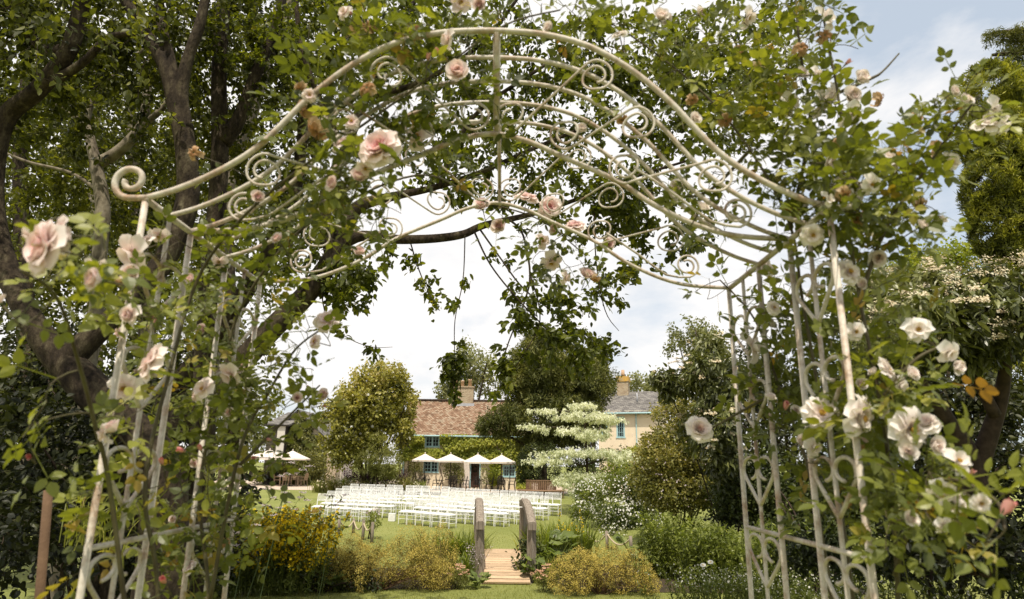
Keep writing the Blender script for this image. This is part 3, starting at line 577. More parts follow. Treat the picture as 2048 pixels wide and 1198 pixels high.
# ------------------------------------------------------------------ umbrellas
def umbrella(loc, rr, rim, apex, label, seed, ang=.3):
    t = thing('patio_umbrella', label, 'umbrella', loc, 'umbrellas on the cottage terrace'); x, y, z = loc
    mb = MB(); mb.tube([(x, y, z + .05), (x, y, z + apex + .06)], .03, 8); mb.build('pole', MT['darkmetal'], t, True)
    mb = MB(); mb.tube([(x, y, z), (x, y, z + .05), (x, y, z + .07), (x, y, z + .2)], [.26, .25, .06, .045], 14); mb.build('base', MT['darkmetal'], t, True)
    mb = MB(); n = 8; rings = 5; seg = 4; V = []; A = n * seg
    for k in range(rings + 1):
        u = k / rings
        for i in range(A):
            a = ang + i * 2 * math.pi / A; f = (i % seg) / seg; chord = math.cos(math.pi / n) / math.cos((f - .5) * 2 * math.pi / n)
            sg = -.02 * u * (1 - u) * math.sin(f * math.pi); V.append((x + rr * u * chord * math.cos(a), y + rr * u * chord * math.sin(a), z + apex - (apex - rim) * (u ** .93) + sg * .6))
    for i in range(A):
        p = V[rings * A + i]; f = (i % seg) / seg; V.append((x + (p[0] - x) * 1.005, y + (p[1] - y) * 1.005, p[2] - .11))
    Q = [(k * A + i, k * A + (i + 1) % A, (k + 1) * A + (i + 1) % A, (k + 1) * A + i) for k in range(rings + 1) for i in range(A)]
    mb.add(V, Q=[q[::-1] for q in Q]); mb.build('canopy', MT['canvas'], t, False)
    for i in range(n):
        a = ang + i * 2 * math.pi / n; mb = MB(); mb.tube([(x, y, z + apex - .06), (x + rr * .96 * math.cos(a), y + rr * .96 * math.sin(a), z + rim - .02)], .011, 4); mb.build('rib', MT['darkmetal'], t)
    mb = MB(); mb.tube([(x, y, z + apex), (x, y, z + apex + .05), (x, y, z + apex + .1)], [.05, .035, .01], 8); mb.build('finial', MT['canvas'], t, True)
def tx(px, py, Y): p = at(px, py, Y); return (p[0], Y, float(gz(Y)))
UM = [(537, 51.5, 917, 899, 48, 'ivory umbrella over the dark metal table, nearest the barn bay'), (583, 50, 917, 901, 34, 'ivory umbrella over the teak table beside the ivy gable'), (732, 48, 918, 905, 30, 'ivory umbrella half hidden behind the feathery shrub'),
      (849.5, 46.5, 920, 907, 26, 'ivory umbrella in front of the lower casement window with clipped shrub beside it'), (901, 46, 921.5, 907.5, 31.5, 'ivory umbrella between the casement window and the door'), (955.5, 46, 924, 908, 31, 'dusky shaded umbrella in front of the brown cottage door'), (1003, 46.4, 924, 909.5, 29.5, 'ivory umbrella in front of the window nearest the curved bench')]
for i, (px, Y, yr, ya, rp, lb) in enumerate(UM):
    g = float(gz(Y)); umbrella(tx(px, 930, Y), rp / ppm(Y) * 1.03, wz(px, yr, Y) - g, wz(px, ya, Y) - g, lb, i, ang=.2 + .15 * i)
# ------------------------------------------------------------------ terrace furniture
def table(loc, w_, d_, label, mt, rz_=0, roundt=False):
    t = thing('terrace_table', label, 'table'); mb = MB()
    if roundt: mb.tube([(0, 0, .70), (0, 0, .735)], w_ / 2, 24)
    else: mb.box((0, 0, .72), (w_, d_, .04))
    mb.build('table_top', MT[mt], t)
    for sx in (-1, 1):
        for sy in (-1, 1):
            mb = MB()
            if roundt: mb.tube(spline([(sx * .08, sy * .08, .7), (sx * .12, sy * .12, .35), (sx * .3, sy * .3, 0)], 4), .02, 6)
            else: mb.box((sx * (w_ / 2 - .08), sy * (d_ / 2 - .08), .35), (.07, .07, .698))
            mb.build('leg', MT[mt], t)
    t.location = loc; t.rotation_euler.z = rz_; return t
def armchair(metal=True):
    mt = MT['darkmetal' if metal else 'teak']; t = thing('terrace_chair', 'x', 'chair'); r_ = .018 if metal else .028
    mb = MB(); mb.box((0, 0, .43), (.46, .44, .03)); mb.build('seat', mt, t)
    mb = MB(); mb.tube(spline([(-.23, .2, .43), (-.24, .27, .72), (-.16, .30, .92), (0, .31, .96), (.16, .30, .92), (.24, .27, .72), (.23, .2, .43)], 4), r_, 6)
    for i in range(7):
        x = -.18 + .06 * i; mb.tube([(x, .21, .44), (x, .3, .92)], r_ * .7, 5)
    mb.tube([(-.22, .25, .62), (.22, .25, .62)], r_ * .7, 5); mb.build('backrest', mt, t)
    for s in (-1, 1):
        mb = MB(); mb.tube([(s * .24, .26, .66), (s * .26, -.18, .65), (s * .24, -.2, .43)], r_, 6); mb.build('armrest', mt, t)
        mb = MB(); mb.tube([(s * .22, -.2, .43), (s * .23, -.22, 0)], r_, 6); mb.build('leg', mt, t)
        mb = MB(); mb.tube([(s * .22, .2, .43), (s * .23, .27, 0)], r_, 6); mb.build('leg', mt, t)
    return t
pm = armchair(True); pt = armchair(False); used = {True: False, False: False}
SETS = [(905, 46.6, True, 'between the casement window and the door', 4), (955, 46.8, True, 'before the brown cottage door', 4), (849, 47.3, True, 'under the window beside the flower border', 3), (1003, 47.4, True, 'near the curved bench', 3), (583, 51, False, 'by the ivy gable', 4), (530, 53, True, 'nearest the barn bay', 4), (735, 48.4, True, 'behind the feathery shrub', 2)]
SIDE = ['facing the house', 'backing the house', 'on the dogwood side', 'on the barn side']
for px, Y, metal, where, k in SETS:
    lx, ly, lz = tx(px, 940, Y); lz += .012
    table((lx, ly, lz), 1.0 if metal else 1.5, .9, ('round dark metal table ' if metal else 'rectangular teak table ') + where, 'darkmetal' if metal else 'teak', 0, metal)
    for j in range(k):
        a = [-math.pi / 2, math.pi / 2, 0, math.pi][j]; src = pm if metal else pt
        o = copy_tree(src) if used[metal] else src; used[metal] = True
        dx = .78 if metal else 1.0; o.location = (lx + dx * math.cos(a) + .06 * math.sin(7 * px + j), ly + (.75) * math.sin(a), lz); o.rotation_euler.z = a - math.pi / 2 + .2 * math.sin(px + 3 * j)
        tag(o, ('dark metal garden chair ' if metal else 'pale teak armchair ') + where + ', ' + SIDE[j], 'chair', 'chairs on the cottage terrace')
# curved slatted tree bench
bc = at(1082, 975, 39.0); bcx, bcy = bc[0], 39.0; bg_ = float(gz(bcy)); Rb = 1.02
tb = thing('tree_bench', 'brown curved slatted bench wrapped round the clipped yew', 'bench', (bcx, bcy, bg_))
mb = MB()
for a in np.linspace(math.radians(180), math.radians(360), 27):
    ca, sa = math.cos(a), math.sin(a); Rz_ = np.array([[-sa, -ca, 0], [ca, -sa, 0], [0, 0, 1]])
    mb.box((bcx + Rb * .86 * ca, bcy + Rb * .86 * sa, bg_ + .68), (.075, .02, .56), Rz_)
mb.build('back_slat', MT['bench'], tb)
mb = MB(); aa = np.linspace(math.radians(178), math.radians(362), 28)
for rr_, z in ((.86 * Rb, .97), (.88 * Rb, .42)): mb.tube(np.stack([bcx + rr_ * np.cos(aa), bcy + rr_ * np.sin(aa), np.full(28, bg_ + z)], -1), .03, 6)
mb.build('back_rail', MT['bench'], tb)
mb = MB()
for rr_ in (.98, 1.1, 1.22, 1.34): mb.tube(np.stack([bcx + Rb * rr_ * np.cos(aa), bcy + Rb * rr_ * np.sin(aa), np.full(28, bg_ + .42)], -1), .045, 4)
mb.build('seat', MT['bench'], tb)
for a in np.linspace(math.radians(185), math.radians(355), 7): mb = MB(); mb.tube([(bcx + 1.25 * Rb * math.cos(a), bcy + 1.25 * Rb * math.sin(a), bg_), (bcx + 1.25 * Rb * math.cos(a), bcy + 1.25 * Rb * math.sin(a), bg_ + .4)], .035, 6); mb.build('leg', MT['bench'], tb)
# ------------------------------------------------------------------ wedding chairs
def wedding_chair():
    t = thing('wedding_chair', 'x', 'chair'); cw = MT['chairwhite']
    mb = MB(); mb.box((0, 0, .435), (.40, .39, .03)); mb.build('seat', cw, t)
    mb = MB(); h = np.array([.19, .185, .035]); g = np.linspace(-1, 1, 6); X, Y = np.meshgrid(g, g); Z = .452 + .042 * (1 - np.maximum(np.abs(X), np.abs(Y)) ** 4)
    i, j = np.meshgrid(np.arange(5), np.arange(5), indexing='ij'); o = i * 6 + j; mb.add(np.stack([X * .19, Y * .185, Z], -1).reshape(-1, 3), Q=np.stack([o, o + 1, o + 7, o + 6], -1).reshape(-1, 4)); mb.build('seat_pad', MT['seatpad'], t, True)
    mb = MB()
    for s in (-1, 1): mb.tube(spline([(s * .185, .185, .42), (s * .185, .20, .65), (s * .19, .25, .92)], 3), .015, 6)
    for z, y in ((.915, .248), (.875, .241), (.70, .208), (.66, .202)): mb.tube([(-.19, y, z), (.19, y, z)], .011, 5)
    for k in range(7): x = -.135 + .045 * k; mb.tube([(x, .206, .70), (x, .243, .875)], .0095, 5)
    mb.build('backrest', cw, t)
    for s in (-1, 1):
        mb = MB(); mb.tube([(s * .185, -.18, .43), (s * .185, -.19, 0)], [.017, .012], 6); mb.build('leg', cw, t)
        mb = MB(); mb.tube([(s * .185, .185, .43), (s * .185, .215, 0)], [.017, .012], 6); mb.build('leg', cw, t)
    mb = MB()
    for z in (.17, .30):
        for s in (-1, 1): mb.tube([(s * .185, -.185, z), (s * .185, .2, z)], .009, 5)
        mb.tube([(-.185, -.186, z + .03), (.185, -.186, z + .03)], .009, 5)
    mb.tube([(-.185, .2, .2), (.185, .2, .2)], .009, 5); mb.build('stretcher', cw, t)
    return t
ch0 = wedding_chair(); first = True
ORD = 'first second third fourth fifth sixth seventh eighth ninth tenth eleventh twelfth thirteenth fourteenth fifteenth sixteenth seventeenth'.split()
ROWN = ['front', 'second', 'third', 'fourth', 'rear']
BL = ('block behind the rope fence', [(634, 735, 1037, 1044), (652, 778, 1029, 1036), (669, 818, 1021, 1029), (686, 850, 1014.5, 1021), (703, 886, 1008, 1014.5)])
BR = ('block facing the footbridge', [(810, 897, 1048, 1056), (838, 1004, 1039, 1053), (862, 1046, 1031, 1049), (882, 1082, 1023.5, 1041), (898, 1112, 1018, 1032)])
rr = np.random.default_rng(11)
for nm, rows in (BL, BR):
    for k, (x0, x1, y0, y1) in enumerate(rows):
        a = G(x0, y0); b = G(x1, y1); ln = np.linalg.norm(b - a); m = max(2, int(round(ln / .445)) + 1); dirv = (b - a) / ln; rz_ = math.atan2(dirv[1], dirv[0])
        for i in range(m):
            p = a + (b - a) * i / (m - 1); o = ch0 if first else copy_tree(ch0); first = False
            o.location = (p[0] + rr.normal(0, .025), p[1] + rr.normal(0, .04), float(gz(p[1]))); o.rotation_euler.z = rz_ + rr.normal(0, .09)
            tag(o, f'white spindle-back chair, {ORD[i]} from the barn end, {ROWN[k]} row, {nm}', 'chair', 'white wedding chairs on the lawn')
# ------------------------------------------------------------------ footbridge
b0, b1 = 13.75, 17.3; bxc = at(1010, 1130, 14)[0]
def bxat(y): return np.interp(y, [b0, 16.3, b1], [at(1012, 1160, b0)[0], at(999, 1093, 16.3)[0], at(997, 1085, b1)[0]])
def bzat(y):
    s = (y - b0) / (b1 - b0); return np.interp(y, [b0, b1], [gz(b0) + .05, gz(b1) + .04]) + .36 * math.sin(math.pi * s) ** .9
fb = thing('footbridge', 'small humped timber footbridge with pale deck and weathered grey handrails', 'footbridge', (float(bxat(b0)), b0, float(gz(b0))))
mb = MB(); ys = np.arange(b0, b1, .125)
for i, y in enumerate(ys):
    sl = math.atan2(bzat(y + .05) - bzat(y - .05) if b0 < y < b1 - .1 else .03, .1); c, s = math.cos(sl), math.sin(sl)
    mb.box((float(bxat(y)), y, bzat(y)), (.96 + rr.normal(0, .008), .117, .035), [[1, 0, 0], [0, c, -s], [0, s, c]], t=rr.random())
mb.build('deck_board', MT['deck'], fb)
for s in (-1, 1):
    mb = MB(); yy = np.linspace(b0, b1, 14); mb.tube(np.stack([bxat(yy) + s * .47, yy, [bzat(y) - .12 for y in yy]], -1), .08, 4); mb.build('beam', MT['oldwood'], fb)
    for y, h in ((b0 + .28, .98), (15.95, 1.0)):
        x = float(bxat(y)) + s * .53; mb = MB(); z = bzat(y); mb.tube([(x, y, z - .35), (x, y, z + h * .6), (x, y, z + h - .06)], [.10, .095, .09], 4); mb.build('post', MT['oldwood'], fb)
    yy = np.linspace(b0 + .12, 16.15, 18); zz = np.array([bzat(y) + .97 + .08 * math.sin(math.pi * (y - b0) / (b1 - b0 + .3)) for y in yy])
    V = []
    mb = MB(); xs_ = bxat(yy) + s * .53; nrm_ = []
    for a_, b_ in ((-.085, -.07), (.085, -.07), (.085, .06), (.05, .09), (-.05, .09), (-.085, .06)): nrm_.append((a_, b_))
    for k in range(18):
        for a_, b_ in nrm_: V.append((xs_[k] + a_, yy[k], zz[k] + b_))
    Q = [(k * 6 + j, k * 6 + (j + 1) % 6, (k + 1) * 6 + (j + 1) % 6, (k + 1) * 6 + j) for k in range(17) for j in range(6)]
    T = [(0, j + 1, j) for j in range(1, 5)] + [(102, 102 + j, 103 + j) for j in range(1, 5)]
    mb.add(V, T, Q); mb.build('handrail', MT['oldwood'], fb)
# ------------------------------------------------------------------ rope fences
def ropefence(posts, label, Y0):
    t = None; pp = []
    for px, pt_, pb in posts:
        g = G(px, pb); pp.append((g, wz(px, pt_, g[1]) - gz(g[1])))
    t = thing('rope_fence', label, 'fence', pp[0][0])
    for g, h in pp:
        mb = MB(); z = gz(g[1]); mb.tube([(g[0], g[1], z - .05), (g[0] + .008, g[1], z + h * .5), (g[0], g[1], z + h)], [.05, .047, .044], 8); mb.build('post', MT['oldwood'], t, True)
    for (a, ha), (b, hb) in zip(pp, pp[1:]):
        u = np.linspace(0, 1, 11)[:, None]; P = a + (b - a) * u; P[:, 2] = (gz(a[1]) + ha - .06) * (1 - u[:, 0]) + (gz(b[1]) + hb - .06) * u[:, 0] - .55 * np.minimum(1, np.linalg.norm(b - a)) * u[:, 0] * (1 - u[:, 0]) - .1 * np.sin(u[:, 0] * math.pi)
        mb = MB(); mb.tube(P, .022, 6); mb.build('rope', MT['rope'], t, True)
ropefence([(643, 1036, 1056), (676, 1035, 1073), (706, 1037, 1066), (725, 1041, 1080), (743, 1044, 1086)], 'low timber post and rope fence in front of the white chairs', 20)
ropefence([(1175, 1063, 1090), (1214, 1062, 1098), (1262, 1072, 1108)], 'low post and rope fence among border plants near the daisies', 17)
# ------------------------------------------------------------------ middle-distance planting
D2 = DISC
# vine on the cottage wall
def wallplant(name, label, rects, n, seed, mt, size, y, tb=.45, thick=.16, tm=LEAFW, cat='climber', holes=()):
    r = np.random.default_rng(seed); A = np.array([(b - a) * (d - c) for a, b, c, d in rects]); P = []
    for (a, b, c, d), m in zip(rects, r.multinomial(n, A / A.sum())): P.append(np.stack([r.uniform(a, b, m), y - .03 - thick * r.random(m) ** 1.3, r.uniform(c, d, m)], -1))
    P = np.concatenate(P); bump = noise3(P * np.array([1, 0, 1]), .35, seed); edge = noise3(P, .5, seed + 1)
    k = np.ones(len(P), bool)
    for a, b, c, d in holes: k &= ~((P[:, 0] > a) & (P[:, 0] < b) & (P[:, 2] > c) & (P[:, 2] < d))
    k &= edge > -.75
    P = P[k]; bump = bump[k]; P[:, 1] -= .22 * np.clip(bump + .3, 0, 1); m = len(P)
    rt = thing(name, label, cat, (P[:, 0].mean(), y, float(gz(y))))
    D = nrm(r.normal(0, .5, (m, 3)) + np.array([0, -.25, -.8])); Nn = nrm(np.array([0, -1, .45]) + r.normal(0, .45, (m, 3)))
    mb = MB(); mb.leaves(tm, P, D, Nn, size * r.uniform(.6, 1.2, m), np.clip(tb + .3 * bump + r.normal(0, .18, m), 0, 1)); mb.build('leaves', MT[mt], rt)
    mb = MB()
    for i in range(9):
        x = P[r.integers(m), 0]; zt = P[:, 2].max() - .2; z = np.linspace(gz(y), zt, 6); mb.tube(np.stack([x + np.cumsum(r.normal(0, .18, 6)), np.full(6, y - .05), z], -1), np.linspace(.035, .012, 6), 5)
    mb.build('vine', MT['twig'], rt, True); return rt
wh = [(h[0] - .03, h[1] + .03, h[2] - .06, h[3] + .05) for h in (wu, wl, wr)] + [(dr[0] - .05, dr[1] + .05, 0, dr[3] + .02)]
Zp = lambda py: wz(930, py, CY)
wallplant('climbing_vine', 'bright green vine spread along the cottage wall under the eaves', [(wx(880, CY), wx(1062, CY), Zp(921), Zp(868)), (wx(806, CY), wx(848, CY), Zp(921), Zp(872)), (wx(838, CY), wx(900, CY), Zp(918), Zp(897)), (wx(982, CY), wx(1004, CY), Zp(968), Zp(925)), (wx(1034, CY), wx(1062, CY), Zp(975), Zp(905))], 17000, 21, 'creeper', .17, CY, tb=.66, thick=.3, holes=wh)
plant('clipped_shrub', 'dark clipped shrub on the cottage wall between window and door', 'shrub', [ell(905, 942, 49.4, 19, 24, .45)], 130, 12, LEAFW, .10, 'ivy', 30, spread=.1, shell=.6)
plant('clipped_shrub', 'dark rounded shrub at the cottage corner beside the downpipe', 'shrub', [ell(828, 945, 49.2, 21, 27, .6)], 130, 12, LEAFW, .10, 'ivy', 31, spread=.1, shell=.6)
plant('doorside_shrub', 'light green loose shrub between the brown door and the window', 'shrub', [ell(983, 950, 49.3, 17, 20, .5)], 100, 12, LEAFW, .10, 'creeper', 32, spread=.1, shell=.5)
plant('potted_shrub', 'small pale shrub at the foot of the white drape', 'shrub', [ell(922, 952, 49.0, 11, 15, .3)], 60, 12, LEAFW, .08, 'feather', 33, spread=.07, shell=.5)
# ivy on the barn gable
wallplant('ivy', 'thick ivy covering the barn gable', [(wx(572, BY), wx(655, BY), gb0, wz(620, 890, BY)), (wx(574, BY), wx(640, BY), wz(610, 890, BY), wz(610, 868, BY)), (wx(580, BY), wx(622, BY), wz(600, 868, BY), wz(600, 848, BY)), (wx(588, BY), wx(606, BY), wz(600, 850, BY), wz(600, 834, BY))], 9000, 22, 'ivy', .2, BY, thick=.5)
plant('clipped_hedge', 'tall dark ivy hedge behind the teak table', 'hedge', [ell(625, 945, 53, 40, 36, 1.2), ell(560, 950, 54, 60, 28, 1.0)], 420, 14, LEAFW, .16, 'ivy', 35, spread=.16, shell=.6)
# magnolia
mcl = [ell(735, 790, 41, 62, 52, 1.9), ell(795, 800, 42, 40, 55, 1.8), ell(690, 830, 41, 42, 40, 1.8), ell(720, 880, 40.5, 70, 38, 1.9), ell(790, 860, 41.5, 42, 40, 1.6), ell(690, 905, 40, 36, 24, 1.4), ell(768, 758, 41, 46, 28, 1.5), ell(735, 830, 40.2, 60, 60, 1.6)]
plant('magnolia_tree', 'big yellow-green magnolia tree with scattered white blooms beside the cottage roof', 'tree', mcl, 1150, 22, OV, .22, 'magnolia', 40, spread=.16, base=(at(735, 975, 41)[0], 41, float(gz(41))), stems=6, stem_r=.1, trunk='trunk', crown='crown', shell=.5, tscale=.45, tamp=.3, tbase=.5, along=.5, flowers=dict(n=60, mt='white', size=.22, tm=DISC, cluster=1, half=False, shell=.85), stem_mt='bark')
plant('wall_shrub', 'bright green leafy climber between magnolia and cottage corner', 'shrub', [ell(803, 885, 48.5, 12, 60, .6), ell(795, 820, 47, 16, 42, .7), ell(815, 880, 49.2, 14, 20, .4)], 260, 13, LEAFW, .17, 'creeper', 41, spread=.12, shell=.4)
plant('feathery_shrub', 'feathery pale green shrub in front of the half hidden umbrella', 'shrub', [ell(760, 895, 39.5, 30, 26, .9), ell(752, 925, 39.3, 42, 26, 1.0), ell(775, 940, 39.6, 34, 18, .8)], 260, 26, NEEDLE, .17, 'feather', 42, spread=.1, base=(at(757, 972, 39.5)[0], 39.5, float(gz(39.5))), shell=.3, droop=.5, stem_r=.04)
# flower border in front of the magnolia
r = np.random.default_rng(44)
def gpt(px, Y): p = at(px, 930, Y); return np.array([p[0], Y, float(gz(Y))])
for i, (px, Y, h, mt, lb) in enumerate([(640, 41.5, .55, 'feather', 'buff grass clump at the barn end of the border'), (668, 41, .75, 'goldshrub', 'golden grass clump in the border by the lawn edge'), (690, 41.5, .9, 'blade', 'tall green grass clump in the border before the magnolia'), (722, 40.7, .7, 'goldshrub', 'yellow striped grass clump under the half hidden umbrella'), (765, 40.8, .6, 'feather', 'silvery grass clump among the purple flowers'), (812, 41, .95, 'goldshrub', 'arching golden grass clump near the cottage corner'), (842, 41.6, .7, 'blade', 'low green grass clump at the cottage end of the border')]):
    strap('border_grass', lb, 'ornamental grass', [gpt(px, Y)], 190, h * 1.5, .026, mt, 50 + i, lean=.6, droop=.4, rad=.2)
strap('phormium', 'bronze spiky strap-leaved plant at the cottage end of the purple flowers', 'plant', [gpt(806, 42.5)], 60, 1.7, .05, 'purple', 58, lean=.6, droop=.2, rad=.12)
for i, (px, Y) in enumerate([(708, 42.3), (735, 42.5), (762, 42.3), (788, 42.4)]):
    e = (gpt(px, Y) + np.array([0, 0, 1.05]), np.array([.7, .5, .40]))
    plant('purple_salvia', 'purple flowering salvia clump in the border, ' + ['nearest the barn', 'below the half hidden umbrella', 'behind the silvery grass', 'beside the bronze spiky plant'][i], 'flowers', [(gpt(px, Y) + np.array([0, 0, .55]), np.array([.65, .5, .48]))], 70, 9, LEAF4, .10, 'green', 60 + i, spread=.06, stem_r=.012, stems=8, flowers=dict(n=260, mt='purple', size=.085, cluster=4, jit=(.015, .015, .09), ells=[e], shell=.2, half=False, tm=LEAFW))
r = np.random.default_rng(71)
for i, (px, Y) in enumerate([(657, 41), (700, 40.6), (745, 40.5), (790, 40.9), (830, 41.2)]):
    plant('border_flower', 'mound of small pale flowers along the lawn edge, ' + ['nearest the barn end', 'beside the tall green grass', 'middle of the border', 'under the bronze spiky plant', 'nearest the cottage'][i], 'flowers', [(gpt(px, Y) + np.array([0, 0, .35]), np.array([.65, .4, .40]))], 60, 12, LEAF4, .09, 'goldshrub' if i % 2 else 'feather', 70 + i, spread=.06, stem_r=.01, stems=6, flowers=dict(n=46, mt='cream', size=.09, shell=.9))
# yew tree
yl = [ell(1085, 690, 41.8, 55, 42, 1.4), ell(1090, 740, 41.8, 95, 52, 2.0), ell(1130, 780, 42.3, 80, 60, 2.0), ell(1052, 770, 41.4, 48, 48, 1.5), ell(1012, 838, 40.8, 46, 22, 1.1), ell(978, 858, 40.4, 30, 15, .7), ell(1080, 830, 41.4, 95, 52, 2.0), ell(1150, 850, 41.8, 58, 55, 1.6), ell(1185, 760, 42.8, 40, 45, 1.5), ell(1100, 880, 41.8, 60, 26, 1.0)]
yb = np.array([at(1085, 985, 41.8)[0], 41.8, float(gz(41.8))])
def yewlimb(a, b, r0, r1): return spline([a, (np.array(a) + np.array(b)) / 2 + np.array([0, 0, .3]), b], 5), np.linspace(r0, r1, 11)
yt = yb + np.array([0, 0, 9.0])
lm = [(np.linspace(yb, yt, 11), np.linspace(.34, .05, 11))] + [yewlimb(yb + np.array([0, 0, z]), at(px, py, Y), .12, .03) for z, px, py, Y in ((2.2, 975, 860, 40.4), (3, 1000, 825, 40.8), (3.6, 1170, 830, 41.8), (4.5, 1030, 770, 41.4), (5, 1165, 770, 42.3), (6, 1120, 720, 41.8))]
plant('yew_tree', 'large dark spreading yew between cottage and dogwood', 'tree', yl, 2100, 40, NEEDLE, .30, 'yew', 80, spread=.15, limbs=lm, base=yb, trunk='trunk', crown='crown', shell=.25, droop=.35, flat=.7, tscale=.7, tamp=.28, tbase=.56, along=.9, stem_mt='bark', bend=.2)
plant('clipped_yew', 'dark green clipped yew drum behind the curved bench', 'hedge', [ell(1078, 925, 39.2, 46, 42, 1.1), ell(1052, 938, 39.4, 22, 28, .7)], 520, 18, LEAF4, .10, 'hedge', 81, spread=.07, base=(bcx, bcy + .25, bg_), shell=.75, stem_r=.08)
# dogwood tiers
def tier(px, py, Y, rx, ry, rd): return ell(px, py, Y, rx, ry, rd)
dl = [tier(1170, 832, 31, 67, 9.5, 1.2), tier(1100, 822, 30.8, 37, 4.1, .5), tier(1205, 840, 31, 48, 6.8, .9), tier(1150, 862, 30.6, 65, 6.8, 1.2), tier(1075, 854, 30.4, 32, 3.4, .4), tier(1180, 874, 30.6, 43, 8.2, 1.0), tier(1175, 906, 30, 112, 7.5, 1.5), tier(1100, 922, 29.7, 48, 6.1, .7), tier(1256, 918, 30, 43, 8.2, .9), tier(1160, 955, 29.6, 58, 8.2, 1.1), tier(1130, 965, 29.2, 26, 8.2, .6), tier(1165, 812, 31, 32, 6.1, .6)]
db = np.array([at(1178, 990, 30.5)[0], 30.5, float(gz(30.5))])
lm = [(np.linspace(db, at(1168, 815, 31), 9), np.linspace(.09, .03, 9))]
for e in dl: c = e[0]; s = db + (lm[0][0][-1] - db) * np.clip((c[2] - .25 - db[2]) / (lm[0][0][-1][2] - db[2]), .15, .95); lm.append((spline([s, (s + c) / 2 + np.array([0, 0, .12]), c], 4), np.linspace(.04, .015, 9)))
plant('dogwood_tree', 'creamy white tiered dogwood tree with flat layered branches', 'tree', dl, 1000, 17, LEAF4, .125, 'dogwood', 90, spread=.055, limbs=lm, base=db, trunk='trunk', crown='crown', shell=.1, droop=.9, flat=.9, tscale=.4, tamp=.22, tbase=.62, stem_mt='bark', bend=.06)
plant('variegated_shrub', 'greyish cream shrub under the lowest dogwood branches', 'shrub', [ell(1165, 985, 28.5, 46, 24, 1.0), ell(1190, 965, 29, 40, 20, .8)], 240, 12, LEAF4, .09, 'dogwood', 91, spread=.07, tbase=.25, tamp=.3)
plant('dark_shrub', 'dark shrub in the gap below the dogwood canopy', 'shrub', [ell(1215, 930, 40, 50, 40, 1.0), ell(1160, 935, 41, 40, 40, 1.0)], 260, 14, LEAFW, .13, 'hedge', 92, spread=.13)
plant('yellow_shrub', 'sunlit yellow-green shrub between dogwood and slate roofed house', 'shrub', [ell(1268, 916, 37, 36, 26, 1.0), ell(1250, 940, 36, 40, 26, 1.0)], 320, 14, LEAFW, .12, 'creeper', 93, spread=.12)
# daisies
dz = [ell(1240, 970, 26, 46, 26, .9), ell(1185, 985, 25.6, 34, 24, .8), ell(1165, 1020, 25, 26, 20, .6), ell(1218, 1028, 24.4, 40, 24, .8), ell(1292, 1000, 26, 34, 36, .8), ell(1300, 955, 27, 36, 20, .8), ell(1262, 942, 27, 24, 12, .5)]
plant('daisy_bush', 'large sprawling mass of white daisies at the lawn edge', 'flowers', dz + [ell(1260, 1038, 25, 50, 26, .8)], 800, 16, LEAF4, .12, 'green', 100, spread=.07, stems=14, stem_r=.012, tbase=.4, shell=.1, flowers=dict(n=2100, mt='white', size=.058, cluster=1, shell=.9, half=False))
plant('small_daisy_bush', 'small clump of white daisies in front of the golden shrub', 'flowers', [ell(1382, 985, 22, 24, 26, .5)], 90, 12, LEAF4, .09, 'green', 101, spread=.07, stems=8, stem_r=.01, flowers=dict(n=170, mt='white', size=.05, shell=.85, half=False))
plant('daisy_edging', 'few white daisies trailing onto the lawn from the daisy mass', 'flowers', [ell(1225, 1062, 22.6, 26, 12, .35)], 30, 10, LEAF4, .07, 'green', 102, spread=.06, stems=5, stem_r=.008, flowers=dict(n=60, mt='white', size=.05, shell=.8, half=False))
# golden shrub, viburnum etc. beyond the arch on the far side
plant('golden_shrub', 'large golden-green shrub with tiny pinkish flowers beside the daisies', 'shrub', [ell(1370, 852, 21, 52, 58, 1.2), ell(1340, 920, 20.5, 72, 50, 1.2), ell(1360, 985, 19.8, 80, 40, 1.0), ell(1310, 960, 20.5, 40, 40, .8), ell(1395, 910, 20, 52, 64, 1.2), ell(1430, 960, 19, 40, 50, 1.0), ell(1326, 898, 21.5, 34, 36, 1.0)], 1300, 30, LEAFW, .10, 'goldshrub', 110, spread=.11, stems=10, stem_r=.03, shell=.4, flowers=dict(n=420, mt='mauve', size=.035, cluster=2, jit=.03, shell=.9, half=False))
plant('berry_shrub', 'yellowish shrub with dark stems at the edge of the white daisies', 'shrub', [ell(1345, 960, 20, 26, 28, .5)], 90, 14, LEAFW, .07, 'creeper', 111, spread=.06, stems=6, stem_r=.015)
vb = [ell(1395, 740, 16, 40, 40, .9), ell(1440, 770, 15.5, 44, 60, 1.0), ell(1350, 770, 16.5, 40, 26, .7), ell(1420, 690, 16, 36, 28, .7), ell(1430, 840, 15, 40, 40, .8), ell(1318, 752, 16.5, 20, 12, .4), ell(1450, 900, 15, 40, 60, .7), ell(1400, 860, 16.5, 50, 40, .6)]
plant('viburnum_bush', 'leathery long-leaved viburnum with cream heads above the golden shrub', 'shrub', vb, 560, 16, OVN, .18, 'viburnum', 112, spread=.08, stems=4, stem_r=.025, base=gpt(1440, 17), droop=.7, shell=.3, flowers=dict(n=120, mt='cream', size=.05, cluster=12, jit=(.05, .05, .015), shell=.9))
vb = [ell(1900, 600, 7.6, 150, 60, .8), ell(1840, 640, 7.2, 110, 70, .8), ell(1990, 580, 7.4, 90, 60, .8), ell(1800, 580, 7.9, 70, 40, .6), ell(2030, 660, 7, 80, 70, .8), ell(1900, 700, 7.6, 120, 40, .7), ell(1780, 690, 8, 70, 60, .6), ell(1740, 600, 8.4, 50, 60, .6)]
vbase = np.array([at(1960, 900, 8.2)[0], 8.2, float(gz(8.2))])
